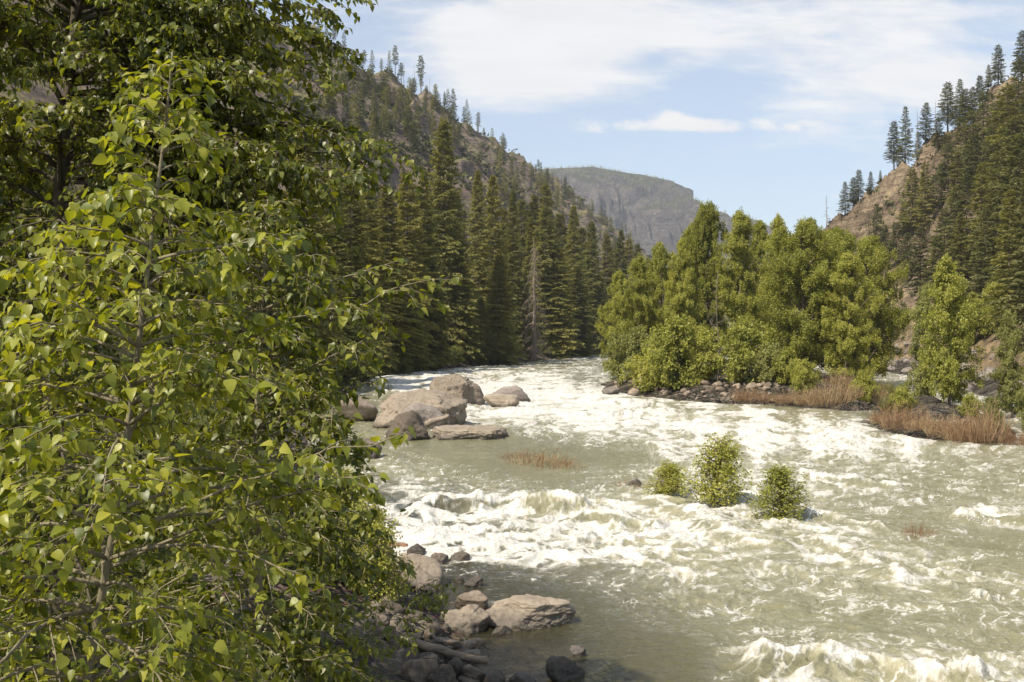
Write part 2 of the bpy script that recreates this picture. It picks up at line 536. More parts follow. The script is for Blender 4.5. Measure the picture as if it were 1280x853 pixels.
def grid_faces(nr, nc):
    i = np.arange(nr - 1)[:, None] * nc; j = np.arange(nc - 1)[None]
    return np.stack([i + j, i + j + 1, i + nc + j + 1, i + nc + j], -1).reshape(-1, 4)


def terrain_mat():
    m, t, out = mat('valley_ground')
    geo = t.n('ShaderNodeNewGeometry')
    pos = geo.outputs['Position']
    nz = t.n('ShaderNodeSeparateXYZ', {0: geo.outputs['Normal']}).outputs[2]
    zone = t.n('ShaderNodeAttribute', attribute_name='zone').outputs['Fac']      # 0 left hill, 1 right hill, 2 far mountain, 3 shore
    big = t.noise(pos, 0.012, 6, 0.6)
    mid = t.noise(pos, 0.07, 6, 0.65)
    fine = t.noise(pos, 0.55, 6, 0.7)
    peb = t.n('ShaderNodeTexVoronoi', {'Vector': pos, 'Scale': 5.0})
    smp = t.n('ShaderNodeMapping', {'Vector': pos, 'Rotation': (0.35, 0.30, 0.2), 'Scale': (0.045, 0.045, 0.55)})
    strata = t.noise(smp.outputs[0], 1.0, 7, 0.7, 0.5)
    rf = t.m('ADD', t.m('MULTIPLY', mid, 0.3), t.m('ADD', t.m('MULTIPLY', fine, 0.3), t.m('MULTIPLY', strata, 0.4)))
    rockL = t.ramp(rf, [(0.38, (0.060, 0.049, 0.040)), (0.5, (0.175, 0.137, 0.108)), (0.62, (0.34, 0.268, 0.205))])
    rockR = t.ramp(rf, [(0.40, (0.070, 0.050, 0.034)), (0.5, (0.210, 0.160, 0.108)), (0.60, (0.36, 0.285, 0.195))])
    rockM = t.ramp(t.m('ADD', t.m('MULTIPLY', big, 0.6), t.m('MULTIPLY', mid, 0.4)), [(0.3, (0.05, 0.043, 0.042)), (0.48, (0.135, 0.113, 0.10)), (0.66, (0.30, 0.25, 0.21))])  # strong dark-to-pale contrast also paints in lit and shaded rock faces
    grassL = t.ramp(t.m('ADD', t.m('MULTIPLY', big, 0.4), t.m('MULTIPLY', fine, 0.6)), [(0.32, (0.085, 0.085, 0.038)), (0.5, (0.165, 0.150, 0.070)), (0.64, (0.31, 0.245, 0.145))])
    grassR = t.ramp(t.m('ADD', t.m('MULTIPLY', mid, 0.5), t.m('MULTIPLY', fine, 0.5)), [(0.34, (0.10, 0.095, 0.04)), (0.5, (0.27, 0.20, 0.115)), (0.66, (0.38, 0.295, 0.185))])
    grassM = t.ramp(t.m('ADD', t.m('MULTIPLY', big, 0.5), t.m('MULTIPLY', mid, 0.5)), [(0.35, (0.05, 0.056, 0.026)), (0.5, (0.09, 0.088, 0.042)), (0.65, (0.19, 0.16, 0.09))])
    shore = t.mix(t.ss(fine, 0.4, 0.65), t.mix(0.5, (0.10, 0.085, 0.065), peb.outputs['Color'], 'MULTIPLY'), (0.24, 0.205, 0.155))
    z01 = t.ss(zone, 0.3, 0.7); z12 = t.ss(zone, 1.3, 1.7); z23 = t.ss(zone, 2.2, 2.8)
    rock = t.mix(z12, t.mix(z01, rockL, rockR), rockM)
    grass = t.mix(z12, t.mix(z01, grassL, grassR), grassM)
    sl = t.m('ADD', nz, t.m('MULTIPLY', t.m('SUBTRACT', mid, 0.5), 0.5))
    lo = t.mix(z12, (0.62, 0.62, 0.62), (0.66, 0.66, 0.66))
    gr = t.ss(t.m('ADD', sl, t.m('MULTIPLY', t.m('SUBTRACT', fine, 0.5), 0.55)), 0.70, 0.84)
    col = t.mix(gr, rock, grass)
    col = t.mix(z23, col, shore)
    mtn = t.noise(pos, 0.022, 8, 0.68, 0.4)
    h = t.m('ADD', t.m('ADD', t.m('MULTIPLY', fine, 0.5), t.m('ADD', t.m('MULTIPLY', mid, 2.2), t.m('MULTIPLY', strata, 1.8))), t.m('MULTIPLY', t.m('MULTIPLY', mtn, z12), 60.0))
    bp = t.n('ShaderNodeBump', {'Height': h, 'Strength': 0.9, 'Distance': 1.7})
    pr = t.n('ShaderNodeBsdfPrincipled', {'Base Color': col, 'Roughness': 0.95, 'Normal': bp.outputs[0], 'Specular IOR Level': 0.1})
    t.t.links.new(pr.outputs[0], out.inputs[0])
    return m


def build_terrain():
    core = np.linspace(-0.56, 0.56, 1050)
    tn = np.concatenate([np.linspace(-1.15, -0.575, 60), core, np.linspace(0.575, 1.15, 60)])
    d = np.concatenate([np.linspace(-30, 3.5, 30), np.geomspace(4, 150, 260)[:-1], np.geomspace(150, 1500, 560)[:-1], np.geomspace(1500, 2550, 50)[:-1],
                        np.geomspace(2550, 3750, 230)[:-1], np.geomspace(3750, 5200, 24)])
    dx = np.maximum(d, 14.0)
    X = tn[None] * dx[:, None]; Y = np.repeat(d[:, None], len(tn), 1)
    x, y = X.ravel(), Y.ravel()
    h, s, sL, sR, sI = H(x, y, True)
    left = (sL > sR) | (x < 0)
    zone = np.where(y > 2200, 2.0, np.where(sR > np.maximum(sL, 0), 1.0, 0.0))
    near = (s < 5) & (y < 700)
    zone = np.where(near | (sI > -1), 3.0, zone)
    V = np.stack([x, y, h], 1)
    o = mk('terrain', V, [grid_faces(len(d), len(tn))], terrain_mat(), None, None, True, {'zone': zone})
    o['kind'] = 'structure'


build_terrain()


def build_haze():
    m, t, out = mat('valley_haze')
    pv = t.n('ShaderNodeVolumePrincipled', {'Color': (0.80, 0.88, 1.0, 1), 'Density': HAZE, 'Anisotropy': 0.0})
    t.t.links.new(pv.outputs[0], out.inputs['Volume'])
    x, y0, y1, z0, z1 = 6150, -70, 5300, -3.5, 760
    V = [(a, b, c) for c in (z0, z1) for b in (y0, y1) for a in (-x, x)]
    Fq = [(0, 2, 3, 1), (4, 5, 7, 6), (0, 1, 5, 4), (2, 6, 7, 3), (0, 4, 6, 2), (1, 3, 7, 5)]
    o = mk('haze', V, [np.array(Fq)], m)
    o['kind'] = 'stuff'


HAZE = 0.000095
build_haze()

# ------------------------------------------------------------------ river
GU = np.array([440, 520, 600, 680, 760, 840, 920, 1000, 1080, 1160, 1240], float)
GT = [(446, [.4, .4, .5, .6, .6, .3, .3, .3, .4, .4, .4]),
      (454, [.5, .6, .55, .5, .5, .4, .4, .4, .4, .4, .4]),
      (462, [.7, .75, .65, .55, .5, .4, .4, .4, .4, .4, .4]),
      (475, [.8, .85, .8, .62, .45, .5, .4, .4, .4, .4, .4]),
      (490, [.6, .7, .9, .88, .70, .5, .4, .3, .4, .4, .4]),
      (505, [.4, .6, .9, .9, .88, .75, .55, .3, .3, .4, .5]),
      (520, [.4, .5, .8, .88, .85, .8, .75, .5, .35, .3, .4]),
      (535, [.4, .3, .4, .55, .72, .78, .78, .68, .6, .4, .4]),
      (550, [.4, .2, .2, .25, .55, .7, .75, .72, .68, .55, .45]),
      (565, [.4, .2, .08, .05, .15, .4, .6, .62, .56, .5, .45]),
      (580, [.5, .35, .15, .08, .15, .45, .5, .42, .38, .4, .4]),
      (600, [.5, .45, .3, .2, .3, .5, .5, .5, .4, .32, .3]),
      (615, [.5, .5, .4, .3, .3, .5, .58, .5, .3, .27, .3]),
      (630, [.55, .6, .66, .62, .55, .6, .5, .45, .3, .3, .45]),
      (645, [.65, .66, .6, .55, .55, .58, .55, .48, .3, .22, .5]),
      (660, [.7, .82, .82, .75, .6, .5, .5, .52, .4, .18, .22]),
      (680, [.6, .88, .92, .86, .75, .55, .46, .5, .48, .3, .15]),
      (698, [.2, .5, .72, .75, .68, .55, .42, .45, .45, .48, .25]),
      (712, [.05, .15, .3, .5, .52, .45, .36, .35, .38, .5, .35]),
      (730, [.05, .1, .12, .28, .42, .42, .34, .28, .32, .48, .35]),
      (750, [.05, .08, .08, .15, .28, .34, .28, .24, .26, .36, .28]),
      (775, [0, .05, .04, .06, .15, .24, .26, .2, .18, .25, .28]),
      (800, [0, .03, .03, .02, .06, .12, .28, .28, .2, .22, .3]),
      (820, [0, 0, 0, 0, 0, .08, .45, .5, .45, .45, .45]),
      (845, [0, 0, 0, 0, 0, .04, .42, .5, .55, .6, .6]),
      (870, [0, 0, 0, 0, 0, .04, .35, .4, .45, .5, .5])]
GV = np.array([g[0] for g in GT], float)
GA = np.array([g[1] for g in GT], float)
GA = np.where(GA > 0.09, GA + 0.07 * np.clip((GU[None] - 700) / 200, 0, 1), GA)
# crests of standing waves: photo row points on the water, height, width, foam
WAVES = [([(500, 648), (560, 634), (640, 628), (700, 636), (770, 634)], 0.62, 0.75, 1.0),
         ([(690, 648), (760, 650), (830, 662)], 0.40, 0.6, 0.9),
         ([(480, 668), (560, 676), (660, 680)], 0.25, 0.7, 0.6),
         ([(885, 832), (960, 822), (1060, 826), (1180, 838), (1290, 850)], 0.42, 0.55, 1.0),
         ([(985, 594), (1050, 598), (1130, 612)], 0.28, 0.55, 0.9),
         ([(1010, 672), (1060, 694), (1110, 716), (1140, 732)], 0.26, 0.45, 0.8),
         ([(1190, 650), (1240, 646), (1290, 652)], 0.36, 0.7, 1.0),
         ([(900, 552), (960, 540), (1030, 540), (1090, 560)], 0.30, 0.8, 0.8),
         ([(800, 620), (850, 640), (900, 662), (960, 690)], 0.30, 0.55, 0.9),
         ([(1170, 728), (1210, 738), (1240, 752)], 0.28, 0.4, 1.0),
         ([(760, 560), (820, 558), (860, 566)], 0.2, 0.6, 0.8),
         ([(1000, 640), (1060, 648), (1120, 668)], 0.2, 0.45, 0.7),
         ([(600, 472), (660, 470), (720, 474)], 0.6, 1.6, 0.6),
         ([(640, 500), (720, 498), (800, 508)], 0.5, 1.3, 0.8),
         ([(700, 522), (800, 518), (900, 524)], 0.4, 1.0, 0.8),
         ([(840, 545), (900, 538), (950, 543)], 0.3, 0.8, 0.8),
         ([(1050, 545), (1130, 556), (1200, 566)], 0.25, 0.7, 0.6),
         ([(930, 700), (1010, 716), (1090, 740)], 0.16, 0.5, 0.4),
         ([(860, 735), (930, 742), (1020, 764)], 0.12, 0.5, 0.3)]


def guide(x, y):
    yy = np.maximum(y, 8.0)
    u = 640 + F * x / yy; v = HOR + F * CAMZ / yy
    ui = np.clip((u - GU[0]) / 80.0, 0, len(GU) - 1.001)
    vi = np.clip(np.interp(v, GV, np.arange(len(GV))), 0, len(GV) - 1.001)
    a = ui.astype(int); b = vi.astype(int); fu = ui - a; fv = vi - b
    fu = fu * fu * (3 - 2 * fu)
    c = (GA[b, a] * (1 - fu) + GA[b, a + 1] * fu) * (1 - fv) + (GA[b + 1, a] * (1 - fu) + GA[b + 1, a + 1] * fu) * fv
    return c


def river_fields(x, y):
    # flow-aligned, domain-warped coordinates (flow comes down the valley and swings to +x)
    w1 = fbm(x / 5.0, y / 5.0, 3, 61); w2 = fbm(x / 5.0 + 20, y / 5.0, 3, 62)
    xw = x + 1.5 * w1; yw = y + 1.5 * w2
    ca, sa = math.cos(R(22)), math.sin(R(22))
    fx = xw * ca + yw * sa            # across the flow
    fy = -xw * sa + yw * ca           # along it
    c = guide(x + 1.2 * w1, y + 2.0 * w2)
    act = sst(c, 0.02, 0.75)
    sc = np.clip(y / 60.0, 0.8, 2.6)        # coarser features in the wider upstream rapids
    r1 = ridged(fx / (3.6 * sc), fy / (2.3 * sc), 3, 71, 0.5)
    r2 = ridged(fx / 1.3, fy / 0.85, 3, 72, 0.55)
    n3 = fbm(fx / 0.42, fy / 0.30, 3, 73)
    h = act * (0.42 * np.sqrt(sc) * (r1 - 0.55) + 0.135 * (r2 - 0.55) + 0.035 * n3) + (1 - act) * (0.05 * fbm(fx / 1.6, fy / 0.9, 3, 74) + 0.012 * n3) + 0.075 * sst(c, 0.08, 0.3) * (ridged(fx / 0.8, fy / 0.55, 3, 77, 0.55) - 0.5)
    add = np.zeros(x.shape)
    for pts, hh, wd, fo in WAVES:
        L = np.array([PW(*p) for p in pts])
        bx0, bx1 = L[:, 0].min() - 6, L[:, 0].max() + 6
        by0, by1 = L[:, 1].min() - 6, L[:, 1].max() + 6
        k = (x > bx0) & (x < bx1) & (y > by0) & (y < by1)
        if not k.any():
            continue
        xx = x[k] + 0.7 * w1[k]; yy = y[k] + 0.8 * w2[k] + 0.35 * r2[k]
        d, s, _ = polyd(xx, yy, L)
        d = d * s                     # + = upstream side
        A, B = L[0], L[-1]
        tt = ((xx - A[0]) * (B[0] - A[0]) + (yy - A[1]) * (B[1] - A[1])) / ((B - A) @ (B - A))
        tap = sst(tt, 0.0, 0.16) * sst(1 - tt, 0.0, 0.16)
        body = 0.65 + 0.6 * fbm(xx / 1.1, yy / 1.1, 3, 75)
        prof = np.where(d > 0, np.exp(-(d / (wd * 1.3)) ** 2), np.exp(-(np.abs(d) / wd) ** 1.5))
        trough = -0.35 * np.exp(-((d + 2.0 * wd) / (0.9 * wd)) ** 2)
        h[k] += tap * hh * body * (prof + trough)
        cr = np.exp(-((d + 0.05) / (0.38 * wd)) ** 2) + 0.55 * np.exp(-((d + 2.2 * wd) / (1.1 * wd)) ** 2)
        gl = -0.45 * np.exp(-((d + 0.85 * wd) / (0.42 * wd)) ** 2)      # glassy green face under the lip
        add[k] += tap * fo * (0.62 * cr * (0.6 + 0.8 * body) + gl * (c[k] > 0.3))
    # spray: broken edges on strong crests
    h += np.clip(add, 0, 1) * 0.15 * np.abs(fbm(x / 0.18, y / 0.18, 4, 76, 0.6))
    # foam value: white lace and rolls; milk: aerated, cloudy water around them
    wq = fbm(x / 0.9, y / 0.9, 3, 85)
    lx, ly = fx + 0.35 * wq, fy + 0.30 * wq
    q_ = np.clip(y / 42.0, 0.8, 3.0)
    lace = 1 - np.abs(fbm(lx / (0.62 * q_), ly / (0.62 * q_), 4, 81, 0.52)) * 2.6
    lace2 = 1 - np.abs(fbm(lx / (1.7 * q_), ly / (1.5 * q_), 4, 82, 0.52)) * 2.2
    blot = fbm(fx / (1.9 * sc), fy / (1.2 * sc), 5, 83, 0.6)
    n = 0.46 + 0.36 * (lace - 0.55) + 0.34 * (lace2 - 0.55) + 0.62 * blot + 0.40 * (r1 - 0.55) * act + 0.30 * (r2 - 0.55)
    cc = np.clip(c + 0.45 * add, -0.2, 1.05)
    foam = sst(n - 0.92 * (1.0 - cc), -0.20, 0.58)
    foam = np.clip(foam * (0.50 + 0.55 * sst(cc, 0.1, 0.8)), 0, 1) * sst(cc, 0.0, 0.15)
    strings = sst(lace, 0.70, 1.02) * (0.45 + 0.65 * sst(blot, -0.15, 0.25)) * sst(c, 0.08, 0.35) * 0.85
    foam = np.maximum(foam, strings)
    streak = fbm(fx / 5.5, fy / 1.3, 3, 84)
    foam = foam * (1 - 0.55 * sst(streak, 0.05, 0.35) * sst(y, 40, 75))
    milk = np.clip(sst(cc + 0.35 * blot, 0.05, 0.95), 0, 1)
    return h, foam, milk


def water_mat():
    m, t, out = mat('river_water')
    geo = t.n('ShaderNodeNewGeometry')
    pos = geo.outputs['Position']
    fo = t.n('ShaderNodeAttribute', attribute_name='foam').outputs['Fac']
    sh = t.n('ShaderNodeAttribute', attribute_name='shallow').outputs['Fac']
    mk_ = t.n('ShaderNodeAttribute', attribute_name='milk').outputs['Fac']
    n1 = t.noise(pos, 7.0, 6, 0.7, 0.6)
    n0 = t.noise(pos, 1.6, 4, 0.6, 0.5)
    n2 = t.noise(pos, 0.35, 3, 0.5)
    f = t.ss(t.m('ADD', fo, t.m('MULTIPLY', t.m('SUBTRACT', n1, 0.5), 0.5)), 0.08, 0.95)
    body = t.mix(n2, (0.205, 0.194, 0.108), (0.155, 0.150, 0.086))
    milky = t.mix(t.m('MULTIPLY', mk_, t.ss(t.m('ADD', n0, t.m('MULTIPLY', n1, 0.5)), 0.45, 1.0)), body, (0.40, 0.378, 0.268))          # aerated water
    white = t.mix(t.ss(n1, 0.35, 0.65), (0.52, 0.50, 0.435), (0.68, 0.662, 0.620))
    col = t.mix(f, milky, white)
    rg = t.m('ADD', 0.07, t.m('MULTIPLY', f, 0.6))
    mp = t.n('ShaderNodeMapping', {'Vector': pos, 'Rotation': (0, 0, R(-20)), 'Scale': (1.0, 1.7, 1.0)})
    b1 = t.noise(mp.outputs[0], 3.2, 5, 0.6, 0.3)
    b2 = t.noise(mp.outputs[0], 16.0, 4, 0.65)
    hh = t.m('ADD', t.m('MULTIPLY', b1, 1.0), t.m('MULTIPLY', b2, t.m('ADD', 0.22, t.m('MULTIPLY', f, 0.25))))
    bp = t.n('ShaderNodeBump', {'Height': hh, 'Strength': 0.8, 'Distance': 0.11})
    pr = t.n('ShaderNodeBsdfPrincipled', {'Base Color': col, 'Roughness': rg, 'Normal': bp.outputs[0], 'IOR': 1.33, 'Specular IOR Level': 0.5})
    # shallow water shows the river bed through a tinted surface
    refr = t.n('ShaderNodeBsdfTransparent', {'Color': (0.62, 0.58, 0.42, 1)})
    gl = t.n('ShaderNodeBsdfGlossy', {'Color': (1, 1, 1, 1), 'Roughness': 0.06, 'Normal': bp.outputs[0]})
    fr = t.n('ShaderNodeFresnel', {'IOR': 1.33, 'Normal': bp.outputs[0]})
    clear = t.n('ShaderNodeMixShader', {0: fr.outputs[0], 1: refr.outputs[0], 2: gl.outputs[0]})
    sf = t.m('MULTIPLY', t.m('MULTIPLY', sh, 0.85), t.m('SUBTRACT', 1.0, f))
    ms = t.n('ShaderNodeMixShader', {0: sf, 1: pr.outputs[0], 2: clear.outputs[0]})
    t.t.links.new(ms.outputs[0], out.inputs[0])
    return m


def build_river():
    v = np.concatenate([np.linspace(431, 470, 130)[:-1], np.linspace(470, 900, 640)[:-1], np.linspace(900, 1300, 60)])
    d = (CAMZ * F / (v - HOR))[::-1]
    tn = np.concatenate([np.linspace(-1.3, -0.30, 50)[:-1], np.linspace(-0.30, 0.60, 1150), np.linspace(0.60, 1.8, 70)[1:]])
    X = tn[None] * d[:, None]; Y = np.repeat(d[:, None], len(tn), 1)
    x, y = X.ravel(), Y.ravel()
    h, foam, milk = river_fields(x, y)
    sL, sR, sI = land(x, y)
    s = np.maximum(np.maximum(sL, sR), sI)
    calm = sst(-s, -0.2, 2.0)
    h = h * (0.25 + 0.75 * calm)
    shallow = sst(s, -8.0, -0.6) * sst(-x + 8, 0, 4) * sst(45 - y, 0, 10)
    shallow = np.maximum(shallow, sst(s, -1.5, 0.0) * 0.6)
    # side channel behind the island is white water
    ch = (sI < 0) & (x > 30) & (y > 62) & (y < 260)
    foam = np.where(ch, np.clip(foam + 0.35 * sst(fbm(x / 2.0, y / 4.0, 4, 91), -0.2, 0.4), 0, 1), foam)
    o = mk('river_water', np.stack([x, y, h], 1), [grid_faces(len(d), len(tn))], water_mat(), None, None, True, {'foam': foam, 'shallow': shallow, 'milk': milk})
    o['kind'] = 'structure'


build_river()

# ------------------------------------------------------------------ conifers
def fir_arrays(h, rad, seed, nb, per, bare=0.03, size=0.6, pw=0.8, droop=0.25, clump=0.25, lean=0.0, ragged=0.25, wide=0.40):
    """trunk MB and crown kites of a conifer of height h; rad = crown radius at the bottom"""
    rng = np.random.default_rng(seed)
    tr = MB()
    zz = np.linspace(-0.8, h * 0.985, 9)
    bend = np.stack([lean * (zz / h) ** 2 * h + 0.05 * np.sin(zz * 0.5 + seed), 0.05 * np.cos(zz * 0.4 + seed), zz], 1)
    tr.tube(bend, np.interp(zz, [0, h], [0.010 * h + 0.09, 0.02]), 7)
    Ps = []; Ds = []; Ls = []; Ws = []; Us = []
    gap = rng.uniform(0, 6.28)
    for i in range(nb):
        t = bare + (0.995 - bare) * ((i + rng.uniform()) / nb) ** 0.92
        z = t * h
        az = i * 2.39996 + rng.normal(0, 0.35)
        L = rad * ((1 - t) ** pw) * rng.uniform(1 - ragged * 1.6, 1 + ragged * 0.5)
        L *= 1 - clump * 0.6 * (0.5 + 0.5 * math.sin(az * 2 + gap + t * 9))
        L *= min(1.0, 0.55 + (t - bare) * 4)
        L += 0.15 + 0.02 * rad
        el = -0.30 + 0.95 * t + rng.normal(0, 0.19)
        od = np.array([math.cos(az), math.sin(az), 0.0]); td = np.array([-od[1], od[0], 0.0])
        n = max(5, int(per * (0.3 + L / rad)))
        s = rng.uniform(0.12, 1.0, n) ** 0.75
        side = np.where(rng.uniform(size=n) < 0.5, -1, 1)
        phi = rng.uniform(0.15, 1.15, n) * (1.05 - 0.75 * s)
        r = L * s
        zc = z + r * math.tan(el) - droop * L * s * s + 0.20 * L * np.maximum(s - 0.6, 0)
        base = np.stack([od[0] * r, od[1] * r, zc], 1)
        base[:, 0] += np.interp(zc, zz, bend[:, 0])
        wid = L * 0.32 * np.sin(np.pi * np.clip(s * 0.92 + 0.06, 0, 1)) * rng.uniform(0, 1, n)
        base = base + td[None] * (side * wid)[:, None]
        base[:, 2] += rng.normal(0, 0.05 * size, n) - 0.25 * wid
        dz = rng.uniform(-0.55, 0.12, n) + 0.35 * max(t - 0.5, 0)
        D = od[None] * np.cos(phi)[:, None] + td[None] * (np.sin(phi) * side)[:, None]
        D[:, 2] = dz
        Ps.append(base); Ds.append(D)
        l = size * rng.uniform(0.6, 1.25, n) * (0.55 + 0.5 * L / rad)
        Ls.append(l); Ws.append(l * rng.uniform(0.7, 1.3, n) * wide)
        U = np.stack([rng.normal(0, 0.45, n) + od[0] * 0.5, rng.normal(0, 0.45, n) + od[1] * 0.5, np.full(n, 1.0)], 1)
        Us.append(U)
    # leader
    n = 14
    Ps.append(np.stack([np.full(n, bend[-1, 0]), np.zeros(n), h * (0.955 + 0.045 * np.linspace(0, 1, n))], 1))
    a = rng.uniform(0, 6.28, n)
    Ds.append(np.stack([np.cos(a) * 0.6, np.sin(a) * 0.6, np.full(n, 0.9)], 1)); Ls.append(np.full(n, size * 0.55)); Ws.append(np.full(n, size * 0.15))
    Us.append(np.stack([rng.normal(0, 1, n), rng.normal(0, 1, n), np.ones(n)], 1))
    V, Fq = kites(np.concatenate(Ps), np.concatenate(Ds), np.concatenate(Ls), np.concatenate(Ws), np.concatenate(Us))
    return tr, V, Fq


class Proto:
    """a tree kind: trunk and crown meshes (height 1 unit = metres of the build) shared by its copies"""
    def __init__(s, h, parts, single=None):
        s.h = h; s.parts = parts; s.single = single


def conifer_proto(h, rad, seed, nb, per, mats, split=True, **kw):
    tr, V, Fq = fir_arrays(h, rad, seed, nb, per, **kw)
    if split:
        a = tr.build('trunk', mats[1], None, True, False)
        b = mk('crown', V, [Fq], mats[0], None, None, False, None, False)
        return Proto(h, [a.data, b.data])
    tr.add(V, [Fq], 1)
    o = tr.build('conifer', [mats[1], mats[0]], None, False, False)
    return Proto(h, None, o.data)


rnd = random.Random(7)


def plant(proto, name, loc, h, cat, label, group=None, sxy=1.0, rz=None, matover=None):
    """stand a copy of a proto tree at loc with height h"""
    k = h / proto.h
    rz = rnd.uniform(0, 6.28) if rz is None else rz
    if proto.single is not None:
        o = bpy.data.objects.new(name, proto.single)
        COL.objects.link(o)
        o.location = tuple(float(q) for q in loc); o.rotation_euler = (0, 0, rz)
        tag(o, label, cat, group)
    else:
        o = thing(name, label, cat, loc, rz, group)
        for nm, me in zip(('trunk', 'crown'), proto.parts):
            c = bpy.data.objects.new(nm, me)
            COL.objects.link(c); c.parent = o
    o.scale = (k * sxy, k * sxy, k)
    return o


ORD = ['first', 'second', 'third', 'fourth', 'fifth', 'sixth', 'seventh', 'eighth', 'ninth', 'tenth', 'eleventh', 'twelfth',
       'thirteenth', 'fourteenth', 'fifteenth', 'sixteenth', 'seventeenth', 'eighteenth']

FB, FL = (M['fir'], M['bark']), (M['fir_light'], M['bark'])
dense = [conifer_proto(40, 7.4, 101 + i, 640, 110, FB, size=0.66, droop=0.30, clump=c, lean=0.0, ragged=0.3, pw=p_) for i, (c, p_) in enumerate([(0.3, 0.72), (0.4, 0.8), (0.2, 0.66)])]
lightf = [conifer_proto(32, 6.6, 111 + i, 540, 110, FL, size=0.62, droop=0.34, clump=0.35, ragged=0.35, pw=p_) for i, p_ in enumerate([0.7, 0.6, 0.78])]
hillf = [conifer_proto(22, 4.7, 121 + i, 230, 80, (M['pine'], M['bark']), size=0.58, droop=0.25, clump=0.35, ragged=0.4, bare=b_, pw=p_) for i, (b_, p_) in enumerate([(0.05, 0.75), (0.12, 0.6), (0.18, 0.55)])]
hillfl = [conifer_proto(22, 4.3, 131 + i, 230, 80, FL, size=0.6, droop=0.3, clump=0.35, ragged=0.4, bare=b_, pw=p_) for i, (b_, p_) in enumerate([(0.04, 0.7), (0.08, 0.6)])]
tiny = [conifer_proto(18, 2.9, 141 + i, 80, 20, (M['pine'], M['bark']), False, size=1.1, droop=0.2, clump=0.4, ragged=0.5, bare=b_, pw=p_) for i, (b_, p_) in enumerate([(0.10, 0.7), (0.28, 0.5), (0.40, 0.45), (0.05, 0.8), (0.2, 0.6)])]
tinyl = [conifer_proto(18, 2.9, 151 + i, 80, 16, FL, False, size=1.1, droop=0.2, clump=0.3, ragged=0.4, bare=0.05, pw=0.65) for i in range(2)]


def bank_point(u, d):
    x = (u - 640) / F * d
    return np.array([x, d, Hs(x, d) - 0.1])


# ---- firs of the left bank: (u, top row, depth, kind, width)
BANK = [(555, 150, 196, 'd', 1.0), (597, 213, 214, 'd', .85), (616, 220, 222, 'l', .85), (530, 214, 178, 'd', .9), (509, 216, 172, 'l', 1.0), (484, 236, 160, 'l', 1.1),
        (459, 241, 150, 'l', 1.0), (641, 238, 236, 'd', .8), (682, 230, 262, 'd', .9), (664, 272, 268, 'l', .8), (717, 258, 290, 'd', 1.0), (740, 278, 312, 'd', .9),
        (759, 294, 335, 'l', .9), (776, 288, 345, 'd', 1.0), (797, 305, 385, 'd', .9), (624, 318, 208, 'l', 1.25), (697, 309, 262, 'l', 1.2), (575, 300, 196, 'l', 1.1),
        (540, 330, 178, 'l', 1.2), (601, 372, 203, 'd', 1.2), (655, 345, 240, 'd', 1.0), (722, 335, 285, 'd', 1.1), (748, 345, 318, 'l', 1.1), (505, 350, 166, 'd', 1.2)]
BACK = [(570, 240, 250), (631, 262, 275), (652, 250, 300), (668, 245, 310), (700, 268, 330), (728, 285, 350), (538, 255, 225), (499, 262, 215), (768, 312, 400), (786, 300, 420), (470, 262, 200), (810, 322, 440)]
HID = [(438, 225, 128), (412, 205, 122), (380, 160, 108), (352, 240, 104), (318, 200, 100), (425, 330, 118), (280, 230, 92), (230, 240, 90), (170, 200, 88), (110, 240, 86), (50, 200, 84), (-10, 180, 84)]
SNAG_U = 660


def bank_labels(lst, word):
    out = {}
    left = sorted([q for q in lst if q[0] < SNAG_U], key=lambda q: -q[0])
    right = sorted([q for q in lst if q[0] >= SNAG_U], key=lambda q: q[0])
    for i, q in enumerate(left):
        out[q] = f'{word}, {ORD[i]} left of the bare dead conifer'
    for i, q in enumerate(right):
        out[q] = f'{word}, {ORD[i]} right of the bare dead conifer'
    return out


bl = bank_labels([q for q in BANK if q[1] < 298], 'tall fir on the far left bank')
bl2 = bank_labels([q for q in BANK if q[1] >= 298], 'shorter left waterline fir')
for i, q in enumerate(BANK):
    u, vt, d, k, w = q
    p = bank_point(u, d)
    h = CAMZ + (HOR - vt) / F * d - p[2]
    lab = bl.get(q) or bl2.get(q)
    if u == 555:
        lab = 'tallest dark fir on the left bank, rising against the rocky hill'
    pr = (dense if k == 'd' else lightf)[i % 3]
    plant(pr, 'fir_tree', p, h, 'fir', lab, 'firs on the left bank', w * (0.92 if h > 30 else 1.1) * (40 / h if k == 'd' and h < 30 else 1) ** 0.3)
bb = bank_labels(BACK, 'fir top showing behind the left bank firs')
for i, q in enumerate(BACK):
    u, vt, d = q
    p = bank_point(u, d)
    h = max(14, CAMZ + (HOR - vt) / F * d - p[2])
    plant((dense + lightf)[i % 6], 'fir_tree', p, h, 'fir', bb[q], 'firs on the left bank', 1.0)
for i, q in enumerate(sorted(HID)):
    u, vt, d = q
    p = bank_point(u, d)
    h = max(12, CAMZ + (HOR - vt) / F * d - p[2])
    plant((lightf + dense)[i % 6], 'fir_tree', p, h, 'fir', f'fir half hidden behind the leafy foreground trees, {ORD[i]} from the left edge', 'firs behind the foreground trees', 1.15)

# ---- trees on the left hill
LVC = np.array([(330, 5), (390, 48), (430, 66), (480, 96), (520, 122), (560, 143), (600, 170), (640, 194), (680, 222), (720, 248), (760, 278), (810, 316), (840, 340)], float)
rs = np.random.default_rng(11)


def on_hill(u, v, dv=2.0, d0=25.0):
    for k in range(40):
        p = march(u, v, d0)
        if p is not None:
            return p
        v += dv
    return None


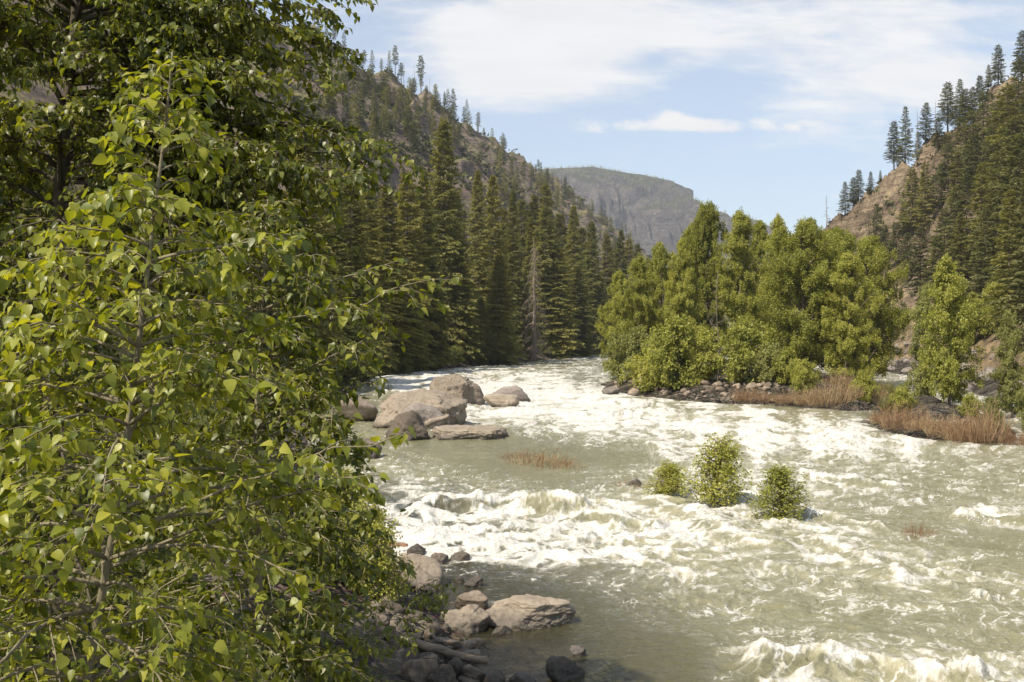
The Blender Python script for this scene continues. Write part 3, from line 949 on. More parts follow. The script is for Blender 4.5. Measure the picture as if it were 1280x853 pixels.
SKY = [(398, 30), (410, 36), (418, 30), (431, 38), (438, 34), (447, 22), (456, 36), (463, 34), (470, 30), (478, 36), (484, 28), (495, 44), (501, 30), (508, 46), (513, 40), (523, 44), (530, 36),
       (534, 40), (541, 30), (552, 40), (556, 24), (564, 34), (572, 36), (580, 28), (584, 32), (592, 26), (603, 24), (612, 20), (622, 26), (630, 18), (640, 14), (652, 14), (668, 15), (678, 12), (690, 10), (705, 14), (716, 12), (726, 14), (738, 12), (752, 14), (764, 12), (778, 12), (790, 12)]
segs = [(0, 480, 'upper left ridge above the big purple crag'), (480, 545, 'left ridge line where snags stand'), (545, 625, 'left ridge line above the tallest fir'), (625, 900, 'low end of the left ridge line')]
cnt = {}
for i, (u, hp) in enumerate(SKY):
    u = u + rs.normal(0, 4.0)
    v = np.interp(u, LVC[:, 0], LVC[:, 1]) - 6 + rs.uniform(0, 13)
    p = on_hill(u, v)
    if p is None:
        continue
    h = hp * p[1] / F * rs.choice([0.45, 0.65, 0.8, 0.9, 1.05])
    if i % 9 == 4:
        continue
    s = [q for q in segs if q[0] <= u < q[1]][0]
    cnt[s] = cnt.get(s, 0) + 1
    pr = tiny[1 + i % 2] if (480 <= u <= 545 and i % 2) else (tiny + tinyl)[i % 5]
    plant(pr, 'pine_tree', p, h, 'pine', f'small pine on the {s[2]}, {ORD[cnt[s]-1]} going down', 'pines on the left hill', rs.uniform(0.85, 1.25))
CL = [(470, 150, 26, 9, 'in the cluster below the purple crag'), (515, 180, 30, 12, 'in the gully left of the tallest fir'), (545, 120, 18, 6, 'just under the left ridge line'), (610, 195, 20, 7, 'below the ridge, right of the tallest fir'),
      (660, 225, 20, 8, 'on the mid slope above the dead conifer'), (710, 262, 18, 9, 'on the slope right of the dead conifer'), (755, 292, 22, 8, 'low on the slope near the valley gap'), (430, 120, 30, 6, 'high beside the purple crag'),
      (420, 180, 30, 6, 'low on the hill behind the leafy branches'), (585, 165, 14, 5, 'close under the crest pines'),
      (640, 250, 24, 12, 'behind the treetops left of the dead conifer'), (690, 235, 14, 8, 'high on the low ridge end'), (560, 180, 12, 6, 'beside the tip of the tallest fir'), (490, 130, 20, 9, 'under the snags of the left ridge'), (780, 312, 14, 7, 'at the very end of the left ridge'), (735, 275, 14, 8, 'above the last bank firs')]
for ci, (cu, cv, sd_, n, txt) in enumerate(CL):
    pts = sorted([(cu + rs.normal(0, sd_), cv + rs.normal(0, sd_ * 0.6)) for _ in range(n)])
    j = 0
    for (u, v) in pts:
        vc = np.interp(u, LVC[:, 0], LVC[:, 1])
        v = max(v, vc + 8)
        p = on_hill(u, v, 4.0)
        if p is None or p[1] < 300:
            continue
        h = rs.uniform(11, 20) if u < 640 else rs.uniform(12, 19)
        plant((tiny + tinyl)[(ci + j) % 7], 'pine_tree', p, h, 'pine', f'small pine {txt}, {ORD[j]} from the left', 'pines on the left hill', rs.uniform(0.9, 1.4))
        j += 1

# ---- trees on the right hill: (u, top row, base row, kind)
RH = [(1277, 16, 77, 'h'), (1247, 45, 94, 'h'), (1215, 68, 113, 'h'), (1224, 78, 116, 'h'), (1199, 84, 141, 'h'), (1184, 98, 158, 'h'), (1235, 80, 108, 'l'), (1157, 131, 180, 'h'), (1131, 122, 192, 'h'), (1117, 148, 208, 'h'),
      (1073, 195, 235, 'h'), (1066, 205, 240, 'h'), (1056, 211, 250, 'h'), (1088, 197, 224, 'h'), (1100, 203, 217, 'h')]
RS = [(1140, 215, 296, 'l'), (1156, 208, 290, 'l'), (1165, 228, 268, 'h'), (1128, 262, 300, 'l'), (1095, 255, 325, 'h'), (1185, 172, 250, 'h'), (1201, 150, 240, 'h'), (1213, 143, 236, 'h'), (1229, 118, 215, 'h'), (1245, 128, 252, 'h'),
      (1259, 108, 285, 'l'), (1272, 80, 205, 'h'), (1180, 262, 345, 'h'), (1193, 236, 342, 'h'), (1208, 218, 330, 'h'), (1226, 205, 345, 'l'), (1250, 190, 355, 'h'), (1275, 170, 372, 'h'), (1150, 285, 375, 'h'), (1172, 296, 395, 'h'),
      (1200, 268, 398, 'l'), (1232, 262, 400, 'h'), (1262, 238, 410, 'l'), (1285, 220, 430, 'h'), (1120, 280, 335, 'h'), (1134, 292, 352, 'h'), (1106, 285, 330, 'h'), (1218, 172, 262, 'h'), (1240, 160, 268, 'h'), (1268, 150, 300, 'h'),
      (1196, 196, 270, 'l'), (1176, 205, 262, 'h'), (1221, 290, 385, 'h'), (1246, 300, 392, 'l'), (1190, 310, 380, 'h'), (1282, 120, 230, 'h'), (1258, 205, 300, 'h'), (1206, 120, 170, 'h'), (1172, 150, 190, 'h'), (1147, 165, 196, 'h')]
for lst, txt, grp in ((RH, 'dark fir standing on the right hill skyline', 'firs on the right hill skyline'), (RS, '', 'firs on the right hillside')):
    lst = sorted(lst)
    rows = {}
    for i, (u, vt, vb, k) in enumerate(lst):
        p = on_hill(u, vb, 3.0, 70.0)
        if p is None:
            continue
        h = (vb - vt) / F * p[1]
        if txt:
            lab = f'{txt}, {ORD[i]} going up from the valley'
        else:
            tier = 'upper' if vb < 260 else ('middle' if vb < 340 else 'foot')
            rows[tier] = rows.get(tier, 0) + 1
            lab = {'upper': 'fir on the upper tan slope of the right hill', 'middle': 'fir on the middle of the right hillside', 'foot': 'big fir at the foot of the right hill'}[tier] + f', {ORD[rows[tier]-1]} from the left'
        pr = (hillfl[i % 2] if k == 'l' else hillf[i % 3])
        plant(pr, 'fir_tree', p, h, 'fir', lab, grp, rs.uniform(0.95, 1.25) * (1.0 if h > 18 else 1.2))


# ---- dead, bare trees
def dead_tree(u, vt, base, nbr, maxl, label, droop=1.0, rw=1.0, wood='dead'):
    h = CAMZ + (HOR - vt) / F * base[1] - base[2]
    o = thing('dead_tree', label, 'dead tree', base)
    tr = MB()
    zz = np.linspace(-0.4, h, 12)
    pts = np.stack([0.15 * np.sin(zz * 0.6), 0.1 * np.cos(zz * 0.5), zz], 1)
    tr.tube(pts, np.interp(zz, [0, h], [0.016 * h * rw, 0.03]), 8)
    tr.build('trunk', M[wood], o, True)
    b = MB()
    for i in range(nbr):
        t = rs.uniform(0.06, 0.97)
        L = maxl * (1 - t) ** 0.75 * rs.uniform(0.5, 1.1) + 0.4
        az = rs.uniform(0, 6.28); n = 6
        s = np.linspace(0, 1, n)
        r = L * s * (1 - 0.25 * s)
        z = t * h + 0.15 * L * s - droop * L * 0.8 * s ** 1.8
        q = np.stack([np.cos(az) * r, np.sin(az) * r, z], 1) + np.array([0.15 * np.sin(t * h * 0.6), 0.1 * np.cos(t * h * 0.5), 0])
        q[1:-1] += rs.normal(0, 0.05, (n - 2, 3))
        b.tube(q, np.linspace(0.06, 0.018, n) * rw, 4)
        for k in range(5):
            j = rs.integers(1, n)
            e = q[j] + np.array([rs.normal(0, 0.35), rs.normal(0, 0.35), -rs.uniform(0.1, 0.7)]) * L * 0.35
            b.tube(np.stack([q[j], (q[j] + e) / 2 + rs.normal(0, 0.06, 3), e]), [0.025 * rw, 0.018 * rw, 0.010], 3)
    b.build('bare_crown', M[wood], o, False)
    return o


dead_tree(660, 298, bank_point(668, 234), 135, 7.0, 'bare dead conifer with drooping grey branches at the river edge', 1.2, 1.2)
p = on_hill(1033, 281, 3)
dead_tree(1033, 243, p, 26, 3.0, 'bare dead pine at the low tip of the right hill skyline', 0.3)
p = on_hill(1146, 182, 3, 70)
dead_tree(1146, 134, p, 10, 1.0, 'thin bare snag on the right skyline between two dense firs', 0.2, 0.7)
p = on_hill(1169, 156, 3, 70)
dead_tree(1169, 124, p, 8, 1.0, 'short bare snag on the right skyline beside a broad fir', 0.2, 0.7)
p = on_hill(518, 120, 2)
for q, (u, vt) in enumerate([(505, 78), (518, 82), (537, 98)]):
    p = on_hill(u, np.interp(u, LVC[:, 0], LVC[:, 1]), 2)
    dead_tree(u, vt, p, 8, 1.2, f'thin pale snag among the left ridge pines, {ORD[q]} going down the ridge', 0.2, 0.8)

# ------------------------------------------------------------------ broadleaf trees
def cottonwood_arrays(h, rad, seed, nlimb, leaves, leaf=0.24, low=0.06, peak=0.42, ex=1.25, up=0.0):
    """trunk with limbs, and the leaf clumps at the limb ends"""
    rng = np.random.default_rng(seed)
    tr = MB()
    zz = np.linspace(-0.6, h * 0.97, 12)
    bx = 0.25 * np.sin(zz * 0.35 + seed) ; by = 0.25 * np.cos(zz * 0.3 + seed * 2) - 0.25
    pts = np.stack([bx - bx[0], by - by[0], zz], 1)
    tr.tube(pts, np.interp(zz, [-1, 0, h], [0.015 * h + .04, 0.012 * h + 0.03, 0.02]), 8)
    cl = []; cs = []
    for i in range(nlimb):
        t = low + (0.97 - low) * (i + rng.uniform()) / nlimb
        z = t * h
        az = i * 2.39996 + rng.normal(0, 0.5)
        x = t if t < peak else peak + (t - peak)
        prof = (math.sin(math.pi * min(0.5, 0.22 + 0.28 * t / peak)) if t < peak else max(0.06, 1 - ((t - peak) / (1 - peak)) ** ex))
        L = rad * prof * rng.uniform(0.6, 1.12) + 0.3
        el = min(1.25, 0.45 + up + 0.6 * t + rng.normal(0, 0.15))
        b0 = np.array([np.interp(z, zz, pts[:, 0]), np.interp(z, zz, pts[:, 1]), z])
        s = np.linspace(0, 1, 6)
        od = np.array([math.cos(az), math.sin(az)])
        q = np.stack([b0[0] + od[0] * L * s, b0[1] + od[1] * L * s, z + L * math.tan(el) * 0.55 * (s - 0.35 * s * s)], 1)
        q[1:] += rng.normal(0, 0.05 * L, (5, 3)) * 0.6
        tr.tube(q, np.linspace(0.03 + 0.012 * L, 0.012, 6), 4)
        if rng.uniform() < 0.10 and h > 8:
            continue
        for k in range(int(4 + 3.0 * L)):
            j = rng.uniform(0.25, 1.0)
            c = np.array([np.interp(j, s, q[:, a]) for a in range(3)])
            off = rng.normal(0, 0.30, 3) * np.array([1, 1, 0.8]) * (0.5 + 0.22 * L)
            e = c + off
            cl.append(e); cs.append(rng.uniform(0.22, 0.62) * (0.58 + 0.09 * rad))
            if k % 2 == 0:
                tr.tube(np.stack([c, (c + e) / 2 + rng.normal(0, 0.05, 3), e]), [0.018, 0.013, 0.008], 3)
    cl = np.array(cl); cs = np.array(cs)
    per = max(6, int(leaves / len(cl)))
    n = len(cl) * per
    C = np.repeat(cl, per, 0); S = np.repeat(cs, per)[:, None]
    g = rng.normal(0, 1, (n, 3)); g = unit(g) * rng.uniform(0, 1, (n, 1)) ** 0.5
    Pp = C + g * S * np.array([1.0 - 0.5 * up, 1.0 - 0.5 * up, 1.05 + 1.2 * up])
    out = unit(np.concatenate([Pp[:, :2], np.full((n, 1), 0.4)], 1))
    D = g * 0.6 + rng.normal(0, 0.6, (n, 3)); D[:, 2] -= 0.25
    U = out * 0.7 + rng.normal(0, 0.55, (n, 3)); U[:, 2] += 0.45
    l = leaf * rng.uniform(0.6, 1.3, n)
    V, Fq = kites(Pp, D, l, l * rng.uniform(0.6, 0.95, n), U)
    return tr, V, Fq


def broad_proto(h, rad, seed, nl, lv, lm, bk='bark', **kw):
    tr, V, Fq = cottonwood_arrays(h, rad, seed, nl, lv, **kw)
    a = tr.build('trunk', M[bk], None, True, False)
    b = mk('crown', V, [Fq], M[lm], None, None, False, None, False)
    return Proto(h, [a.data, b.data])


cot = [broad_proto(22, 3.9, 201 + i, 96, 84000, 'cotton', leaf=0.19, peak=pk, up=0.5) for i, pk in enumerate([0.35, 0.45, 0.30, 0.5])]
cotw = [broad_proto(20, 5.4, 211 + i, 110, 110000, 'cotton', leaf=0.19, peak=0.42, up=0.4) for i in range(2)]
ald = [broad_proto(11, 2.9, 221 + i, 70, 32000, lm_, leaf=0.18, peak=0.30, low=0.03) for i, lm_ in enumerate(['cotton', 'alder'])]
bush = [broad_proto(4, 2.2, 231 + i, 34, 11000, 'alder', leaf=0.16, peak=0.4, low=0.02) for i in range(2)]
bushc = [broad_proto(4, 2.2, 241 + i, 34, 11000, 'cotton', leaf=0.18, peak=0.4, low=0.02) for i in range(2)]

# island grove (u, top row, depth, proto, width, label)
ISLE = [(775, 340, 140, cot[0], 1.0, 'leafy cottonwood at the upstream corner of the island grove, beside the dark firs'),
        (800, 322, 122, cot[1], 1.0, 'second cottonwood from the left end of the island grove'),
        (824, 306, 128, cot[3], .9, 'third cottonwood from the left end of the island grove'),
        (852, 300, 112, cot[2], .95, 'cottonwood with a pointed top below the mountain face'),
        (866, 282, 130, cot[0], .9, 'slim cottonwood rising behind the pointed one in the grove'),
        (884, 256, 128, cot[3], .9, 'tallest narrow cottonwood on the island, against the far mountain'),
        (925, 266, 116, cot[1], 1.0, 'tall yellow green cottonwood right of the slender bare trunk'),
        (950, 278, 138, cot[2], 1.0, 'cottonwood top showing in the notch of the grove under open sky'),
        (975, 272, 126, cot[0], 1.05, 'cottonwood joined behind the widest crown of the island'),
        (1008, 278, 106, cotw[0], 1.0, 'widest round cottonwood standing centre front of the island grove'),
        (1042, 288, 112, cotw[1], .95, 'broad cottonwood second from the right end of the grove'),
        (1085, 300, 122, cotw[0], .95, 'dark shaded cottonwood at the right end of the grove'),
        (1060, 318, 102, cot[1], 1.1, 'shorter cottonwood in front at the grove right end')]
for u, vt, d, pr, w, lab in ISLE:
    p = bank_point(u, d)
    h = CAMZ + (HOR - vt) / F * d - p[2]
    plant(pr, 'cottonwood_tree', p, h, 'cottonwood', lab, 'cottonwoods on the island', w * 0.92 * (22 / h) ** 0.35)
LOW = [(815, 440, 101, 4.4, bushc[0], 1.1, 'low leafy bush at the left tip of the island shore'), (845, 420, 98, 6.4, bushc[1], .9, 'upright leafy bush left of the slender bare trunk'),
       (875, 440, 99, 5.0, bushc[0], .9, 'rounded bush behind the island rubble shore'), (935, 435, 95, 5.6, bushc[1], .9, 'leafy bush under the tall yellow green cottonwood'), (960, 455, 93, 3.6, bush[0], .9, 'small bush at the water just left of the red willows'),
       (985, 450, 92, 3.2, bushc[0], .9, 'small bush under the widest round cottonwood'), (788, 430, 110, 5.5, bush[1], .9, 'shaded bush at the far upstream corner of the island')]
LOW += [(1004, 0, 88, 2.6, bushc[1], .9, 'green bush among the red willows under the grove'), (1078, 0, 84, 2.4, bushc[0], .8, 'green bush at the right end of the spit'), (1128, 0, 70, 1.6, bushc[1], .9, 'small green bush at the head of the islet'), (1240, 0, 60, 1.7, bush[0], .8, 'small green bush at the foot of the islet'), (1215, 0, 62, 1.5, bushc[0], .8, 'low green bush beside the tall tan willow')]
for u, _v, d, h, pr, w, lab in LOW:
    plant(pr, 'shrub', bank_point(u, d), h, 'shrub', lab, 'bushes along the island shore', w)
dead_tree(905, 338, bank_point(897, 97), 22, 2.4, 'slender bare brown trunk in front of the island cottonwoods', -0.3, 0.36, 'bark')
# right bank broadleaf trees
for u, vt, d, pr, w, lab in [(1186, 322, 70, ald[0], 0.72, 'bright leafy alder rooted on the willow islet in the river'), (1152, 356, 86, ald[1], .62, 'pale alder close behind the islet alder on its left side'),
                             (1266, 388, 74, ald[1], .62, 'grey green alder at the right edge beside the rock pile'), (1296, 420, 62, ald[1], .7, 'alder cut by the right edge of the picture, nearest the river'),
                             (1218, 366, 150, ald[0], .9, 'small alder behind the purple rock pile'), (1150, 372, 210, ald[1], 1.2, 'alder on the far side channel bank behind the islet')]:
    p = bank_point(u, d)
    if p[2] < 0.05:
        p[2] = 0.05
    h = CAMZ + (HOR - vt) / F * d - p[2]
    plant(pr, 'alder_tree', p, h, 'alder', lab, 'alders by the side channel', w)
for i, (u, v, h) in enumerate([(1195, 395, 5), (1215, 405, 4.5), (1250, 400, 5), (1238, 420, 4), (1270, 385, 6), (1130, 410, 4), (1112, 418, 3.5)]):
    p = on_hill(u, v, 3, 60)
    plant((bush + bushc)[i % 4], 'shrub', p, h, 'shrub', f'green bush on the talus foot of the right hill, {ORD[i]} in the row', 'bushes below the right hill', 1.1)
for i, (u, d, h) in enumerate([(432, 120, 6.5), (455, 138, 5.0), (475, 152, 4.0), (500, 160, 3.5), (535, 176, 3.5), (565, 188, 3.2), (590, 198, 3.2), (615, 212, 3.5), (640, 228, 3.2), (685, 258, 3.6), (705, 272, 3.8), (730, 295, 4), (748, 312, 4)]):
    p = bank_point(u, d)
    lab = 'pale grey green willow bush at the left waterline behind the boulders' if i == 0 else f'dark bush at the waterline under the left bank firs, {ORD[i-1]} going upstream'
    plant(bush[i % 2], 'shrub', p, h, 'shrub', lab, 'bushes at the left waterline', 1.15)

# ------------------------------------------------------------------ rocks
def ico(sub):
    import bmesh
    bm = bmesh.new(); bmesh.ops.create_icosphere(bm, subdivisions=sub, radius=1.0)
    bm.verts.ensure_lookup_table()
    V = np.array([v.co[:] for v in bm.verts]); Fc = np.array([[v.index for v in f.verts] for f in bm.faces])
    bm.free()
    return V, Fc


ICO = {k: ico(k) for k in (3, 4, 5, 6)}


def noise3(p, s, oct, seed):
    return (fbm(p[:, 0] * s + seed, p[:, 1] * s, oct, seed) + fbm(p[:, 1] * s, p[:, 2] * s + seed, oct, seed + 5) + fbm(p[:, 2] * s, p[:, 0] * s - seed, oct, seed + 9)) / 1.8


def rock_verts(seed, sub=4, planes=16, p=14, rough=0.06, flat=None, faces=None):
    rng = np.random.default_rng(seed)
    D, Fc = ICO[sub]
    N = unit(rng.normal(0, 1, (planes, 3)))
    dd = rng.uniform(0.62, 1.0, planes)
    if flat is not None:
        N[0] = unit(np.array(flat)); dd[0] = 0.42
    if faces:
        N = np.concatenate([unit(np.array([f[0] for f in faces], float)), N[:5]]); dd = np.concatenate([[f[1] for f in faces], np.full(5, 0.95)])
    q = np.maximum(D @ N.T / dd[None], 0)
    r = (np.sum(q ** p, 1) + 0.75 ** p) ** (-1.0 / p)
    V = D * r[:, None]
    V = V + D * (rough * 1.6 * noise3(V, 1.3, 3, seed % 97) + rough * 0.9 * noise3(V, 4.5, 4, seed % 89) - rough * 0.5 * np.abs(noise3(V, 2.6, 3, seed % 83)))[:, None]
    st_ = noise3(V, 1.7, 2, seed % 71 + 3) * 3.2
    V = V + D * (rough * 0.55 * (np.floor(st_) + sst(st_ - np.floor(st_), 0.42, 0.58)))[:, None]
    lo, hi = V.min(0), V.max(0)
    return (V - (lo + hi) / 2) / ((hi - lo) / 2), Fc


def rock(name, label, cat, c, half, seed, m, sub=4, planes=16, p=14, rough=0.06, flat=None, rot=(0, 0, 0), group=None, faces=None):
    V, Fc = rock_verts(seed, sub, planes, p, rough, flat, faces)
    V = V * np.array(half)
    Rm = np.array(Matrix.Rotation(rot[2], 3, 'Z') @ Matrix.Rotation(rot[1], 3, 'Y') @ Matrix.Rotation(rot[0], 3, 'X'))
    o = mk(name, V @ Rm.T, [Fc], m, None, None, True)
    o.location = tuple(float(a) for a in c)
    return tag(o, label, cat, group)


def px_rock(u0, u1, vt, vb, label, seed, m, name='boulder', z0=0.0, dep=0.75, sink=0.3, rot=(0, 0, 0), d=None, **kw):
    """a rock whose waterline / ground line in front is at row vb, ground height z0"""
    d = (CAMZ - z0) * F / (vb - HOR) if d is None else d
    w = (u1 - u0) / F * d
    hgt = (vb - vt) / F * d
    dp = w * dep
    hgt = max(hgt - dp * 0.5 * (CAMZ - z0) / d * 0.8, 0.35 * hgt)
    yc = d + dp * 0.5 * 0.8
    k = yc / d
    tot = hgt / (1 - sink)
    c = ((u0 + u1) / 2 - 640) / F * yc, yc, z0 + hgt - tot / 2
    return rock(name, label, name, c, (w / 2 * k, dp / 2, tot / 2), seed, m, rot=rot, **kw)


px_rock(468, 584, 486, 536, 'big tan boulder, largest of the midstream boulders, with a sloping flat top', 1010, M['rock'], sub=6, p=70, rough=0.095, faces=[((-0.12, -0.42, 0.88), .46), ((.97, -.22, .1), .82), ((.15, -.97, .2), .80), ((-.72, -.35, .6), .66), ((-.3, .9, .3), .85), ((.45, -.2, .86), .58)], dep=0.8)
px_rock(535, 607, 467, 507, 'blocky tan boulder with a dark shaded end, behind the largest boulder', 1027, M['rock'], sub=6, p=70, rough=0.095, faces=[((-.18, -.38, .9), .62), ((.80, -.58, .15), .70), ((-.9, -.3, .25), .86), ((-.25, -.95, .25), .80), ((.6, -.1, .75), .72), ((0, .9, .4), .8)], dep=0.8)
px_rock(612, 664, 482, 503, 'low brown boulder in white water right of the blocky boulder', 1033, M['talus'], sub=5, rough=0.06)
px_rock(604, 650, 492, 510, 'rounded brown boulder just in front of the low one in white water', 1041, M['rock'], sub=5, rough=0.06)
px_rock(538, 636, 533, 550, 'flat tan rock slab with a dark wet edge in front of the big boulder', 1055, M['rock'], sub=6, p=60, rough=0.085, faces=[((.03, -.10, 1), .40), ((.1, -1, .05), .8), ((.95, -.3, .1), .9), ((-.95, -.2, .1), .9), ((0, 1, .1), .9)], dep=0.6, sink=0.5)
px_rock(482, 538, 512, 551, 'dark jagged boulder in shade beside the flat slab', 1063, M['rock_dark'], sub=5, planes=10, p=18, rough=0.09)  # dark rock colour paints in the shade this boulder stands in
px_rock(420, 474, 492, 528, 'tan boulder half hidden by leaves left of the largest boulder', 1071, M['rock'], sub=5, rough=0.05)
px_rock(500, 560, 506, 540, 'small brown rock wedged against the big boulder foot', 1075, M['talus'], sub=4, rough=0.10, d=63.5)
px_rock(440, 478, 548, 572, 'low wet rock at the left bank below the boulders', 1078, M['rock_dark'], sub=4)
px_rock(752, 776, 483, 494, 'small brown rock off the upstream tip of the island', 1081, M['talus'], 'rock', sub=4)
px_rock(784, 800, 485, 496, 'pale stone at the upstream tip of the island', 1082, M['rubble'], 'rock', sub=4)
px_rock(820, 850, 596, 611, 'brown rock washed by foam beside the smallest river bush', 1083, M['talus'], 'rock', sub=4, sink=0.6)
px_rock(782, 806, 598, 609, 'reddish stone awash left of the river bushes', 1084, M['talus'], 'rock', sub=4, sink=0.6)

# shore rocks, near left bank
SH = [(478, 556, 688, 738, 'large pale rounded slab at the shore above the wet stones', 1101, 'rock', dict(sub=5, dep=1.2, rough=0.03, sink=0.4)),
      (508, 532, 679, 695, 'dark rounded stone at the top of the shore by the white water', 1102, 'rock_dark', {}),
      (536, 561, 691, 708, 'brown stone next to the dark one by the white water', 1103, 'rubble', {}),
      (561, 588, 690, 706, 'angular brown stone farthest out along the upper shore', 1104, 'rock_dark', dict(planes=9, p=20)),
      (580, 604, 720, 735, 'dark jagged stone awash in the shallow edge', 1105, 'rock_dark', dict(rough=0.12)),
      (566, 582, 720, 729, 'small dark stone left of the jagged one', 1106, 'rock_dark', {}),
      (568, 611, 741, 766, 'grey angular block with a flat top on the shore', 1107, 'rubble', dict(planes=9, p=24, flat=(-.1, -.2, 1), sub=5)),
      (588, 604, 756, 768, 'small pale stone under the grey angular block', 1108, 'rock', {}),
      (551, 614, 757, 794, 'rounded brown boulder with dark creases on the shore', 1109, 'rock', dict(sub=5, rough=0.09)),
      (602, 720, 744, 787, 'wide flat tan rock reaching into the shallow water', 1110, 'rock', dict(sub=6, rough=0.075, dep=0.7, sink=0.35, planes=20)),
      (638, 662, 776, 790, 'small tan stone awash in front of the flat tan rock', 1111, 'rock', dict(sink=0.6)),
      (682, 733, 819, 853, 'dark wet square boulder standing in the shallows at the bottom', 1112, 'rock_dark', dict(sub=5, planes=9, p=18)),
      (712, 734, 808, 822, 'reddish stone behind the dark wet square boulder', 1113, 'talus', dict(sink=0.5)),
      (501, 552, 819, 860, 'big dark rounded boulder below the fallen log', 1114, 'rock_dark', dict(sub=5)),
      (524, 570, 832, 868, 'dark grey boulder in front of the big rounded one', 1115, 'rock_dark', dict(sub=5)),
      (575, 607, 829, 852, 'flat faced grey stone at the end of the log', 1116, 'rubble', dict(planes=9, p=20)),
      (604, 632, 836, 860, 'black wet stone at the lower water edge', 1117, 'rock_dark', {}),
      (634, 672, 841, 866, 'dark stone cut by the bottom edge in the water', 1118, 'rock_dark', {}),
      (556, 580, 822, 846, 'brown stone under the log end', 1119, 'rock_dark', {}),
      (528, 546, 785, 802, 'brown round stone above the log', 1120, 'rubble', {}),
      (508, 527, 780, 796, 'dark brown stone left of the round one above the log', 1121, 'rock_dark', {}),
      (552, 578, 800, 816, 'smooth stone lying just behind the log', 1122, 'rubble', {}),
      (575, 596, 802, 818, 'flat stone beside foam behind the log', 1123, 'rubble', dict(flat=(0, 0, 1))),
      (530, 556, 742, 760, 'brown stone left of the grey angular block', 1124, 'rubble', {}),
      (612, 640, 783, 795, 'low stone in foam between the two tan rocks', 1125, 'rock', dict(sink=0.6)),
      (520, 546, 728, 744, 'stone half buried at the foot of the pale slab', 1126, 'rubble', {})]
for u0, u1, vt, vb, lab, sd_, mm, kw in SH:
    z0 = max(0.0, min(0.5, Hs((u0 + u1) / 2 * 0 + ((u0 + u1) / 2 - 640) / F * (CAMZ * F / (vb - HOR)), CAMZ * F / (vb - HOR)))) * 0.8
    k = dict(sub=5, sink=0.35, planes=11, p=36, rough=0.075); k.update(kw)
    px_rock(u0, u1, vt, vb, lab, sd_, M[mm], 'boulder' if (u1 - u0) > 38 else 'stone', z0=z0, rot=(0, 0, 0), **k)

# cobbles, rubble and talus: copies of a few shared stones
PR = {}
for key, n, kw in (('rock_dark', 4, dict(planes=14, p=9)), ('rubble', 6, dict(planes=9, p=40)), ('talus', 6, dict(planes=8, p=40))):
    PR[key] = []
    for i in range(n):
        V, Fc = rock_verts(1300 + i + 31 * n, 3, kw['planes'], kw['p'], 0.06)
        PR[key].append(mk('stone', V, [Fc], M[key], None, None, True, None, False).data)


def strew(key, x, y, size, label, group, lift=0.15, name='stone', cat='stone', z=None):
    o = bpy.data.objects.new(name, PR[key][rs.integers(0, len(PR[key]))])
    COL.objects.link(o)
    s = size * rs.uniform(0.75, 1.3, 3) * np.array([1, 0.85, 0.62])
    o.scale = tuple(float(a) for a in s)
    z = Hs(x, y) if z is None else z
    o.location = (float(x), float(y), float(z + s[2] * lift))
    o.rotation_euler = (rs.normal(0, 0.25), rs.normal(0, 0.25), rs.uniform(0, 6.28))
    return tag(o, label, cat, group)


n = 0
for k in range(600):
    u, v = rs.uniform(400, 690), rs.uniform(715, 856)
    x, y = PW(u, v)
    hh = Hs(x, y)
    if not (-0.42 < hh < 0.6):
        continue
    dk = u < 560 and v > 790
    strew('rock_dark' if (dk or rs.uniform() < 0.35) else 'rubble', x, y, rs.uniform(0.07, 0.21) * (1.1 if dk else 1), 'small loose cobble strewn among the bigger wet stones of the near shore', 'cobbles on the near shore', 0.25)
    n += 1
    if n >= 150:
        break
fl = np.array([(768, 490), (800, 494), (830, 497), (870, 501), (905, 503), (940, 505), (975, 506)], float)
for k in range(125):
    t = rs.uniform(0, len(fl) - 1.01); i = int(t)
    u, v = fl[i] + (fl[i + 1] - fl[i]) * (t - i)
    x, y = PW(u, v - rs.uniform(-0.5, 9) * min(1, (u - 740) / 60))
    strew('rubble', x, y, rs.uniform(0.18, 0.52), 'angular grey stone in the rubble strip along the island waterline', 'rubble along the island shore', 0.3, z=max(-0.1, Hs(x, y)))
for k in range(120):
    y = rs.uniform(92, 215)
    xb = np.interp(y, RB[:, 1], RB[:, 0])
    x = xb + rs.uniform(-1.0, 9.0)
    strew('talus', x, y, rs.uniform(0.35, 1.15), 'purple brown block in the talus along the right bank of the side channel', 'talus blocks on the right bank', 0.25, 'boulder', 'boulder')
for k in range(26):
    a = rs.uniform(0, 1); u = 1092 + a * 165 + rs.normal(0, 6); v = np.interp(u, [1090, 1150, 1260], [529, 546, 557]) - rs.uniform(0, 5)
    x, y = PW(u, v)
    strew('rubble', x, y, rs.uniform(0.12, 0.35), 'small stone on the muddy edge of the willow islet', 'stones on the willow islet', 0.3, z=max(-0.05, Hs(x, y)))


# logs
def log(name, label, a, b, r0, r1, m, seed):
    o = MB()
    k = 14
    s = np.linspace(0, 1, k)[:, None]
    pts = a + (b - a) * s
    rng = np.random.default_rng(seed)
    pts[1:-1] += rng.normal(0, 0.018, (k - 2, 3)) + np.array([0, 0, 0.05]) * np.sin(np.linspace(0.2, 5.0, k - 2))[:, None]
    o.tube(pts, np.linspace(r0, r1, k) * rng.uniform(0.93, 1.07, k), 12)
    for q in range(3):
        j = rng.integers(3, k - 3)
        e = pts[j] + unit(rng.normal(0, 1, 3) + np.array([0, 0, 0.8])) * 0.16
        o.tube(np.stack([pts[j], e]), [r1 * 0.35, r1 * 0.2], 6)
    ob = o.build(name, m, None, True)
    c = (a + b) / 2
    ob.data.transform(Matrix.Translation(-Vector(c)))
    ob.location = Vector(c)
    return tag(ob, label, 'log')


